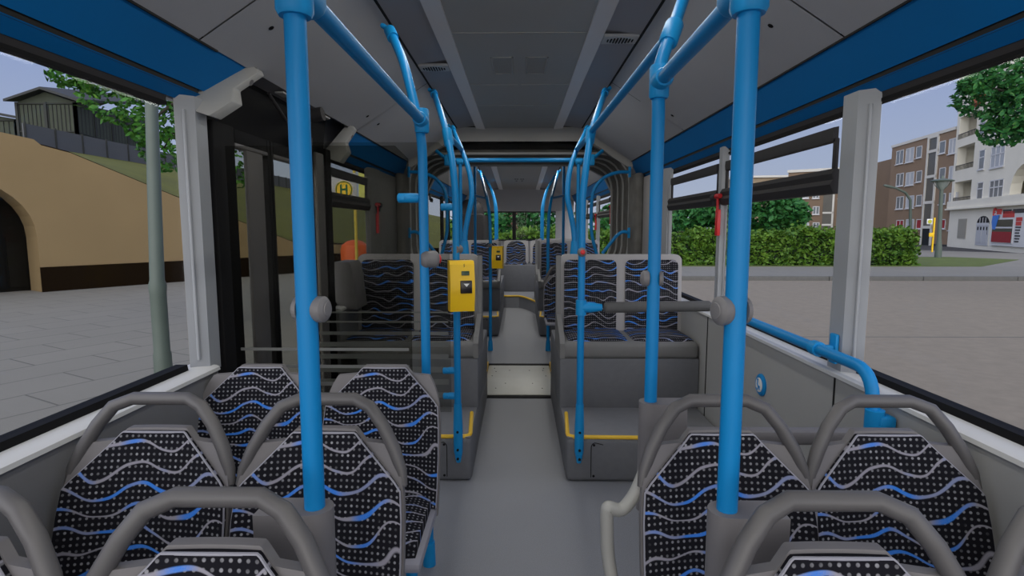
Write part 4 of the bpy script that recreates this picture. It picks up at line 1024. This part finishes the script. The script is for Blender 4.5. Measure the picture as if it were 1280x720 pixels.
hall(q0, q1, q2, 3.9, at(10, 149, y=27).z, at(10, 149, y=27).z, .3, 'lower dark timber hall at the left edge of the window')
# left lamp post
LPM = mat('post_grey_green', (.085, .11, .09), .5, noise=.12, nscale=6)
lp_ = empty('street_lamp', 'grey green street lamp post close outside the left window', 'street lamp', (-3.60, 5.5, PZ))
mb = MB(); mb.tube([(0,0,-.02),(0,0,.30),(0,0,.33),(0,0,.9),(0,0,1.0),(0,0,1.05),(.08,.0,3.2),(.14,0,4.8)], [.085,.082,.074,.074,.082,.066,.052,.040], 0, 18); part(mb, 'post', LPM, lp_)
mb = MB(); mb.lathe([(.03, 4.75), (.22, 4.85), (.26, 5.1), (.30, 5.15), (.10, 5.3), (.02, 5.35)], (.14, 0, 0), 16); part(mb, 'lamp_head', LPM, lp_)
# bus stop sign and orange litter bin
bs = empty('bus_stop_sign', 'white bus stop sign with green H on yellow disc, behind the tinted screen', 'sign', (-2.62, 9.0, PZ)); 
mb = MB(); mb.cyl((0, 0, 0), (0, 0, 2.55), .025, seg=10); part(mb, 'post', mat('sign_post_yellow', (.55, .42, .05), .6), bs)
mb = MB(); mb.box((-.36, -.035, 1.98), (.05, -.015, 2.42), .01); part(mb, 'panel', mat('sign_panel', (.42, .42, .41), .6), bs)
mb = MB(); mb.cyl((-.16, -.036, 2.16), (-.16, -.042, 2.16), .14, seg=24); part(mb, 'disc', VALY, bs)
HG = mat('sign_green', (.01, .12, .03), .6)
mb = MB()
for x0, x1, z0, z1 in ((-.22,-.19,2.08,2.24),(-.13,-.10,2.08,2.24),(-.19,-.13,2.145,2.175)): mb.box((x0, -.045, z0), (x1, -.0415, z1))
part(mb, 'letter', HG, bs)
mb = MB(); mb.tube([(-.16+.125*math.cos(2*PI*k/24), -.043, 2.16+.125*math.sin(2*PI*k/24)) for k in range(25)], .008, 0, 6); part(mb, 'ring', HG, bs)
mb = MB(); mb.box((.07, -.03, 1.95), (.32, -.01, 2.45), .01); part(mb, 'timetable_box', mat('timetable', (.55, .55, .12), .6, noise=.4, nscale=20), bs)
ob = empty('litter_bin', 'orange litter bin beside the bus stop sign', 'litter bin', (-2.72, 9.25, PZ))
mb = MB(); mb.lathe([(.16, .62), (.21, .66), (.23, 1.2), (.21, 1.27), (.12, 1.34), (.03, 1.36)], (0,0,0), 18); part(mb, 'bin_body', mat('bin_orange', (.62, .10, .01), .5), ob)
mb = MB(); mb.cyl((0, .2, 0), (0, .2, 1.3), .03, seg=8); part(mb, 'bin_post', HALLP, ob)

# right lamps
lr = empty('street_lamp', 'green mast lamp with flared glass head in front of the brown apartment block', 'street lamp', (21.55, 29.1, -.2))
mb = MB(); mb.tube([(0,0,0),(0,0,.5),(-.02,0,1.0),(-.10,0,3.55)], [.16,.15,.10,.085], 0, 12); part(mb, 'post', LPM, lr)
mb = MB(); mb.lathe([(.09, 3.45), (.16, 3.52), (.30, 3.82), (.31, 3.86)], (-.1, 0, 0), 16); part(mb, 'lamp_glass', mat('lamp_glass', (.25, .28, .27), .3), lr)
mb = MB(); mb.lathe([(.50, 3.86), (.52, 3.90), (.36, 3.97), (.10, 4.0), (.05, 4.15)], (-.1, 0, 0), 16)
for k in range(4): a = PI/2*k+.4; mb.tube([(-.1+.1*math.cos(a), .1*math.sin(a), 3.45), (-.1+.34*math.cos(a), .34*math.sin(a), 3.7), (-.1+.42*math.cos(a), .42*math.sin(a), 3.88)], .018, 0, 6)
part(mb, 'lamp_hood', LPM, lr)
l2 = empty('street_lamp', 'curved arm street lamp rising behind the hedge at right', 'street lamp', at(1138, 308, y=40)); q = l2.location
mb = MB(); mb.tube([Vector(v)-q for v in (at(1138, 312, y=40), at(1138, 250, y=40), at(1132, 241, y=40), at(1120, 235, y=40), at(1112, 233.5, y=40))], [.11, .085, .08, .075, .07], 0, 10); part(mb, 'post', LPM, l2)
mb = MB(); c0 = at(1117, 234.6, y=40)-q; c1 = at(1104.5, 231.5, y=40)-q; mb.tube([c0, c0.lerp(c1, .2), c0.lerp(c1, .8), c1], [.05, .10, .09, .04], 0, 10); part(mb, 'lamp_head', LPM, l2)
b2 = empty('bus_stop_sign', 'small distant yellow bus stop sign before the brown block', 'sign', at(1165, 315, z=-.2)); q = b2.location; Yq = q.y
mb = MB(); mb.cyl((0, 0, 0), (0, 0, at(1165, 272, y=Yq).z-q.z), .05, seg=8); part(mb, 'post', VALY, b2)
c = at(1161.5, 277, y=Yq)-q; s_ = 3.2*Yq/700
mb = MB(); mb.box(c+Vector((-s_, -.05, -s_)), c+Vector((s_*1.1, .0, s_)), .02); part(mb, 'panel', WHITE, b2)
mb = MB(); mb.cyl(c+Vector((0, -.06, 0)), c+Vector((0, -.07, 0)), s_*.75, seg=16); part(mb, 'disc', mat('sign_olive', (.45, .45, .03), .6), b2)
c = at(1164, 293.5, y=Yq)-q; mb = MB(); mb.box(c+Vector((-s_, -.06, -s_*.75)), c+Vector((s_, 0, s_*.75)), .02); part(mb, 'notice', VALY, b2)

# ---- the buildings at right, each on its own facade line
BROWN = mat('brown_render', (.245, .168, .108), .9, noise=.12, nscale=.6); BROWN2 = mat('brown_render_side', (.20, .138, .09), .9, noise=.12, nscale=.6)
CREAM = mat('cream_frame', (.62, .60, .54), .8); WINW = mat('window_frame_white', (.62, .62, .62), .6); WING = mat('house_glass', (.16, .18, .19), .25)
CURT = mat('curtain', (.42, .44, .46), .8); STAIRG = mat('stair_glazing', (.085, .08, .065), .35, noise=.2, nscale=1.5); REDC = mat('red_curtain', (.30, .02, .025), .8)
WHITEW = mat('white_render', (.78, .74, .62), .85, noise=.10, nscale=.7); SHADE = mat('loggia_inside', (.22, .21, .19), .9); ROOFR = mat('red_tiles', (.33, .085, .035), .85, noise=.3, nscale=3); IRON = mat('railing_iron', (.03, .03, .03), .6)
def house(name, label, pL, pR, depth):
    u = (pR-pL); u.z = 0; L = u.length; u.normalize(); M = frame(Vector((pL.x, pL.y, 0)), u)
    h = empty(name, label, 'building', (pL.x, pL.y, -.25)); h.rotation_euler = M.to_euler()
    base = M.copy(); base.translation = h.location
    return h, M, L
def HP(px, py, M): u, z = on_plane(px, py, M); return u, z+.25
def win(h, M, px0, px1, py0, py1, glassm=None, sill=True, mull=1, tr=False):
    u0, zt = HP(px0, py0, M); u1, zb_ = HP(px1, py1, M); zc = HP((px0+px1)/2, (py0+py1)/2, M)[1]; hh = abs(zt-zb_)/2; z0, z1 = zc-hh, zc+hh; t = .07
    mb = MB()
    mb.box((u0, -.03, z0), (u0+t, .12, z1)); mb.box((u1-t, -.03, z0), (u1, .12, z1)); mb.box((u0, -.03, z0), (u1, .12, z0+t)); mb.box((u0, -.03, z1-t), (u1, .12, z1))
    for k in range(mull): x = u0+(u1-u0)*(k+1)/(mull+1); mb.box((x-.04, -.03, z0), (x+.04, .10, z1))
    if tr: zz = z0+(z1-z0)*.62; mb.box((u0, -.03, zz-.04), (u1, .10, zz+.04))
    if sill: mb.box((u0-.06, -.10, z0-.07), (u1+.06, .05, z0))
    f = part(mb, 'window_frame', WINW, h, smooth=False)
    mb = MB(); mb.box((u0+.02, -.005, z0+.02), (u1-.02, .01, z1-.02)); o = mb.build('pane', glassm or WING, f, smooth=False)
    return f
pL = at(1107, 300, y=58); pR = at(1184, 300, y=47)
h, M, L = house('apartment_block', 'brown four storey apartment block with tall stair glazing, right of the pale pillar', pL, pR, 10)
zt = HP(1115, 185, M)[1]
mb = MB(); mb.prism([(0, 0), (L, 0), (L-2.8, 5), (0, 5)], 'z', -.3, zt); part(mb, 'wall', BROWN, h, smooth=False)
mb = MB(); mb.prism([(-.06, -.08), (L, -.08), (L-2.8, 5), (-.06, 5)], 'z', zt-.02, zt+.22); part(mb, 'roof_edge', CREAM, h, smooth=False)
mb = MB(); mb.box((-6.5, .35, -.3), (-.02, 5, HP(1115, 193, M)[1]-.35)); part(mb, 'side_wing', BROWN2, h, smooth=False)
us0, us1 = HP(1155, 250, M)[0], HP(1168.5, 250, M)[0]
mb = MB()
mb.box((us0, -.10, -.3), (us0+.22, .1, zt)); mb.box((us1-.22, -.10, -.3), (us1, .1, zt))
levels = [HP(1162, y, M)[1] for y in (190, 221, 253, 284)]
for z in levels: mb.box((us0, -.09, z-.12), (us1, .1, z+.12))
mb.box((us0, -.09, zt-.2), (us1, .1, zt)); part(mb, 'stair_frame', CREAM, h, smooth=False)
mb = MB(); mb.box((us0+.2, -.02, levels[-1]), (us1-.2, .03, zt-.1)); part(mb, 'stair_glazing', STAIRG, h, smooth=False)
mb = MB(); mb.box((us0+.2, -.03, -.25), (us1-.2, .03, levels[-1]-.1)); part(mb, 'entrance', BLACK, h, smooth=False)
for (x0, x1, ys) in ((1121, 1129, ((189,204),(217.5,232),(246,261),(275,288))), (1133, 1142, ((186,201.5),(216,231),(245,260),(274,288))), (1146, 1152, ((183.5,196.5),(214,227),(244,257),(274,286)))):
    for k, (a, b) in enumerate(ys): win(h, M, x0, x1, a, b, CURT if x0 == 1133 else REDC if k == 3 and x0 != 1133 else None, mull=1 if x1-x0 > 7 else 0)
for (x0, x1, ys) in ((1175, 1181.5, ((177,191),(210,223),(242,255),(274,286))), (1187, 1195, ((174,191),(208,224),(241,257),(273,288)))):
    for k, (a, b) in enumerate(ys): win(h, M, x0, x1, a, b, CURT if x0 == 1187 else REDC if k == 3 else None, mull=1 if x0 == 1187 else 0)
mb = MB(); mb.box((0, -.02, -.3), (us0, .02, .15)); mb.box((us1, -.02, -.3), (L, .02, .15)); part(mb, 'dark_base', IRON, h, smooth=False)

pL = at(1184.3, 300, y=46.9); pR = at(1300, 300, y=33.3)
h, M, L = house('corner_house', 'white ornate apartment house with loggias, turret and a shop on the ground floor', pL, pR, 10)
zt = HP(1240, 78, M)[1]
zc0, zc1 = HP(1195, 257, M)[1], HP(1195, 262, M)[1]
# front wall with loggia openings left open
ua, ub_ = HP(1196, 200, M)[0], HP(1217, 200, M)[0]; za0, za1 = HP(1206, 211, M)[1], HP(1206, 182, M)[1]; zb0, zb1 = HP(1206, 252, M)[1], HP(1206, 226, M)[1]; zc_0, zc_1 = HP(1206, 172, M)[1], HP(1206, 145, M)[1]
mb = MB()
mb.box((0, 0, -.3), (ua, .6, zt)); zz = -.3
for a, b in ((zb0, zb1), (za0, za1), (zc_0, zc_1)): mb.box((ua, 0, zz), (ub_, .6, a)); zz = b
mb.box((ua, 0, zz), (ub_, .6, zt)); uG, uH = HP(1263, 230, M)[0], HP(1300, 230, M)[0]
mb.box((ub_, 0, -.3), (uG, .6, zt)); zg0, zg1 = HP(1275, 248, M)[1], HP(1275, 205, M)[1]
mb.box((uG, 0, -.3), (uH, .6, zg0-.1)); zq = HP(1275, 172, M)[1]
n = 10; r_ = (uH-uG)/2; cu = (uG+uH)/2; arch = [(uG, zg1-.9*r_)] + [(cu-r_*math.cos(PI*k/n), zg1-.9*r_+.9*r_*math.sin(PI*k/n)) for k in range(1, n)] + [(uH, zg1-.9*r_), (uH, zq), (uG, zq)]
mb.prism(arch, 'y', 0, .6); z5 = HP(1275, 145, M)[1]; mb.box((uG, 0, z5), (uH, .6, zt)); mb.box((uH, 0, -.3), (L, .6, zt)); mb.box((0, 1.6, -.3), (L, 9, zt)); mb.box((0, .5, -.3), (.3, 9, zt))
part(mb, 'wall', WHITEW, h, smooth=False)
mb = MB(); mb.box((ua, 1.45, 0), (ub_, 1.55, zt-.3)); mb.box((uG, 1.45, 0), (uH, 1.55, zt-.3))
for a in (zb0, za0, zc_0): mb.box((ua-.1, .3, a-.15), (ub_+.1, 1.6, a-.02))
part(mb, 'loggia_back', SHADE, h, smooth=False)
for a, b in ((zb0, zb1), (za0, za1), (zc_0, zc_1)):
    hgt = b-a; t = .05; mb = MB(); x0, x1 = ua+.35, ub_-.2
    for k in range(4): x = x0+(x1-x0)*k/3; mb.box((x-.04, 1.36, a), (x+.04, 1.46, a+hgt*.78))
    for z in (a+hgt*.5, a+hgt*.78): mb.box((x0, 1.36, z-.04), (x1, 1.46, z+.04))
    f = part(mb, 'window_frame', WINW, h, smooth=False); m2 = MB(); m2.box((x0, 1.41, a), (x1, 1.44, a+hgt*.78)); m2.build('pane', WING, f, smooth=False)
    mb = MB()
    for k in range(18): x = ua+(ub_-ua)*k/17; mb.box((x-.012, -.04, a), (x+.012, -.01, a+.36))
    mb.box((ua, -.05, a+.34), (ub_, -.0, a+.38)); part(mb, 'balcony_railing', IRON, h, smooth=False)
mb = MB(); mb.box((-.05, -.35, zc1-.02), (L, .05, zc1+.10)); mb.box((-.05, -.22, zc1+.10), (L, .05, zc0+.35)); part(mb, 'cornice', WHITEW, h, smooth=False)
mb = MB(); mb.box((-.05, -.12, zt-.1), (L, .1, zt+.25)); part(mb, 'roof_cornice', WHITEW, h, smooth=False)
for x0, x1, a, b, mm in ((1225, 1230, 188, 211, 0), (1222.5, 1228, 228, 249, 0), (1240, 1255, 184, 207, 2), (1238, 1253, 225.5, 248, 2), (1242, 1256, 140, 163, 2), (1226, 1231.5, 145, 167, 0)):
    win(h, M, x0, x1, a, b, CURT if x0 == 1240 else WING, mull=mm, tr=True)
u0, z0 = HP(1198.5, 273.5, M)[0], HP(1204, 298, M)[1]; u1, z1 = HP(1209, 273.5, M)[0], HP(1204, 273.5, M)[1]
mb = MB(); mb.box((u0, -.02, z0), (u1, .03, z1)); 
for k in range(9): zz = z0+(z1-z0)*k/9; mb.box((u0+.05, -.04, zz), (u1-.05, -.02, zz+.04))
part(mb, 'roller_shutter', mat('shutter', (.36, .34, .28), .8), h, smooth=False)
u0, u1 = HP(1220.5, 290, M)[0], HP(1236, 290, M)[0]; za, zb2 = HP(1228, 307, M)[1], HP(1228, 280, M)[1]; zd = HP(1228, 270, M)[1]; r_ = (u1-u0)/2
arch = [(u0, zb2)] + [((u0+u1)/2-r_*math.cos(PI*k/10), zb2+(zd-zb2)*math.sin(PI*k/10)) for k in range(1, 10)] + [(u1, zb2)]
mb = MB(); mb.box((u0, -.03, za), (u1, .02, zb2)); mb.box((u0+.2, -.05, za+.2), ((u0+u1)/2-.1, -.03, za+1.1)); mb.box(((u0+u1)/2+.1, -.05, za+.2), (u1-.2, -.03, za+1.1)); part(mb, 'house_door', mat('door_grey_white', (.48, .49, .50), .7), h, smooth=False)
mb = MB(); mb.prism(arch, 'y', -.03, .02)
for k in range(4): x = u0+(u1-u0)*(.1+.24*k); mb.box((x, -.045, zb2-.75), (x+(u1-u0)*.09, -.03, zb2-.2))
part(mb, 'door_glazing', BLACK, h, smooth=False)
mb = MB()
for k in range(3): x = u0+(u1-u0)*(.27+.23*k); mb.box((x-.03, -.05, zb2), (x+.03, -.03, zb2+(zd-zb2)*.8))
mb.box((u0, -.05, zb2-.1), (u1, -.03, zb2+.08)); part(mb, 'fanlight_bars', WINW, h, smooth=False)
# the shop front
s0_, s1_ = HP(1241, 290, M)[0], HP(1300, 290, M)[0]; sz0, sz1 = HP(1262, 308, M)[1], HP(1262, 264, M)[1]
mb = MB(); mb.box((s0_, -.12, sz0), (s1_, .02, sz1)); part(mb, 'shop_front', mat('shop_white', (.66, .66, .64), .6), h, smooth=False)
w0, w1 = HP(1243, 290, M)[0], HP(1269.5, 290, M)[0]; wz0, wz1 = HP(1256, 304, M)[1], HP(1256, 273.5, M)[1]
f = MB(); f.box((w0, -.16, wz0), (w1, -.12, wz1)); fw = part(f, 'shop_window', WINW, h, smooth=False)
mb = MB(); mb.box((w0+.08, -.175, wz0+.05), (w1-.08, -.16, wz1-.05)); mb.build('pane', mat('shop_glass', (.035, .04, .025), .3, noise=.5, nscale=4), fw, smooth=False)
mb = MB(); zm = HP(1256, 284.5, M)[1]; mb.box((w0, -.19, zm-.05), (w1, -.17, zm+.05)); mb.build('transom', WINW, fw, smooth=False)
mb = MB(); mb.box((w0+.1, -.185, wz0+.05), (w1-.1, -.176, wz0+.75)); mb.build('display', REDC, fw, smooth=False)
bu0, bz = HP(1248, 278, M); mb = MB(); mb.prism([(bu0-.42, bz+.45), (bu0+.55, bz+.5), (bu0+.35, bz+.1), (bu0+.1, bz-.5), (bu0-.3, bz-.45), (bu0-.5, bz)], 'y', -.195, -.18); mb.build('sticker', mat('sticker_blue', (.05, .20, .62), .6), fw, smooth=False)
SR = mat('sign_red', (.55, .05, .04), .6); SD = mat('sign_dark', (.05, .05, .05), .6)
su, sz = HP(1245.5, 266, M); mb = MB(); mb.tube([(su+.20*math.cos(a)+.15, -.14, sz+.26*math.sin(a)) for a in [.6+.5*k for k in range(11)]], .05, 0, 6); mb.tube([(su+.2, -.14, sz+.3), (su-.0, -.14, sz+.28), (su+.02, -.14, sz+.06), (su+.2, -.14, sz)], .05, 0, 6); part(mb, 'sign_emblem', SR, h)
mb = MB()
u_a, u_b = HP(1249, 266, M)[0], HP(1255.5, 266, M)[0]
for k in range(5): x = u_a+(u_b-u_a)*k/5; mb.box((x, -.14, sz-.12), (x+(u_b-u_a)*.13, -.12, sz+.24)); 
u_a, u_b = HP(1257, 266, M)[0], HP(1271.5, 266, M)[0]; zr = HP(1264, 267.8, M)[1]; mb.box((u_a, -.14, zr-.2), (u_b, -.12, zr+.2)); part(mb, 'sign_red_lettering', SR, h, smooth=False)
mb = MB(); zr = HP(1268, 264, M)[1]; u_a, u_b = HP(1257, 264, M)[0], HP(1290, 264, M)[0]
for k in range(20):
    if k == 7: continue
    x = u_a+(u_b-u_a)*k/20; mb.box((x, -.14, zr-.13), (x+(u_b-u_a)*.035, -.12, zr+.13))
part(mb, 'sign_dark_lettering', SD, h, smooth=False)
u_a, u_b = HP(1272, 290, M)[0], HP(1279.5, 290, M)[0]; mb = MB()
for y, w in ((274, 1), (279.5, .9)): zz = HP(1276, y, M)[1]; mb.box((u_a, -.14, zz-.12), (u_a+(u_b-u_a)*w, -.12, zz+.12))
part(mb, 'panel_red_lettering', SR, h, smooth=False); mb = MB()
for k in range(6): zz = HP(1276, 284+k*3.6, M)[1]; mb.box((u_a, -.14, zz-.05), (u_a+(u_b-u_a)*(.9-.1*(k % 3)), -.12, zz+.04))
part(mb, 'panel_small_lettering', SD, h, smooth=False)
# turret with red tiles
tu = HP(1215, 150, M)[0]+.6; tz = HP(1205, 142, M)[1]
mb = MB(); mb.lathe([(2.0, tz+.1), (2.15, tz+.2), (1.9, tz+1.2), (1.4, tz+2.2), (.8, tz+3.0), (.15, tz+3.5), (.05, tz+4.0)], (tu+.6, 1.7, 0), 16); part(mb, 'turret_roof', ROOFR, h)
mb = MB(); mb.prism([(-.2, zt+.2), (9, zt+.2), (8, zt+3.5), (1.5, zt+3.5)], 'x', 0, L) if False else mb.box((2.2, .4, zt+.2), (L, 8.5, zt+2.6), .0); part(mb, 'roof', ROOFR, h, smooth=False)
# other houses beyond the hedge
pL = at(1000, 300, y=66); pR = at(1090, 300, y=62)
h, M, L = house('apartment_block', 'brown apartment block half hidden behind the bush, seen below the tilting window bar', pL, pR, 8)
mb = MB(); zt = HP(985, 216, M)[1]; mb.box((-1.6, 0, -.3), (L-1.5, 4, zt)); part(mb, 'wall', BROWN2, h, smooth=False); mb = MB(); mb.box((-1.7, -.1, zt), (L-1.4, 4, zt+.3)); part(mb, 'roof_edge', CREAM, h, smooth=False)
for x in (1007, 1020, 1052, 1062):
    for a, b in ((258, 268), (278, 288), (238, 248)): win(h, M, x-4, x+4, a, b, CURT if x % 2 else None)
u0, u1 = HP(1028, 270, M)[0], HP(1042, 270, M)[0]; mb = MB(); mb.box((u0, -.06, -.3), (u1, 0, zt-.3)); part(mb, 'stair_glazing', STAIRG, h, smooth=False)
mb = MB()
for z in (HP(1035, 266, M)[1], HP(1035, 281, M)[1], HP(1035, 240, M)[1]): mb.box((u0, -.1, z-.1), (u1, 0, z+.1))
mb.box((u1-.2, -.1, -.3), (u1, 0, zt-.2)); part(mb, 'stair_frame', CREAM, h, smooth=False)
pL = at(915, 300, y=74); pR = at(982, 300, y=73); h, M, L = house('apartment_block', 'pale tan flat roofed block far behind the bush', pL, pR, 6)
mb = MB(); zt = HP(950, 222, M)[1]; mb.box((0, 0, -.3), (L, 6, zt)); part(mb, 'wall', mat('tan_render', (.30, .23, .15), .9, noise=.1, nscale=.6), h, smooth=False); mb = MB(); mb.box((-.2, -.2, zt), (L+.2, 6, zt+.25)); part(mb, 'roof_edge', CREAM, h, smooth=False)
sh = empty('garden_shed', 'brown plank shed with a pitched roof left of the bushes', 'shed', (9.6, 36.0, -.3)); q = sh.location
mb = MB(); a = at(832, 300, y=36)-q; b = at(866, 300, y=36)-q; zt = at(840, 262, y=36).z-q.z; mb.prism([(a.x, -.5), (b.x, -.5), (b.x, zt*.35), ((a.x+b.x)/2-.3, zt), (a.x, zt*.9)], 'y', 0, 2.5)
for k in range(8): x = a.x+(b.x-a.x)*k/8; mb.box((x, -.03, -.4), (x+.04, 0, zt*.4))
part(mb, 'planks', mat('shed_planks', (.10, .08, .065), .9, noise=.25, nscale=3), sh, smooth=False)
mb = MB(); mb.tube([((a.x+b.x)/2-.3, -.1, zt+.06), (b.x+.2, -.1, zt*.35-.1)], .07, 0, 6); part(mb, 'roof_edge', HALLP, sh)
hb = empty('apartment_block', 'reddish brown house far behind the bush in the rear window', 'building', (-1.6, 40, -.25)); mb = MB(); mb.box((-3, 0, 0), (2.1, 6, 2.9)); part(mb, 'wall', mat('brick_brown', (.10, .05, .035), .9, noise=.2, nscale=2), hb, smooth=False)
mb = MB(); mb.prism([(-3.2, 2.9), (2.3, 2.9), (-.45, 4.0)], 'y', -.2, 6.2); part(mb, 'roof', HROOF, hb, smooth=False)
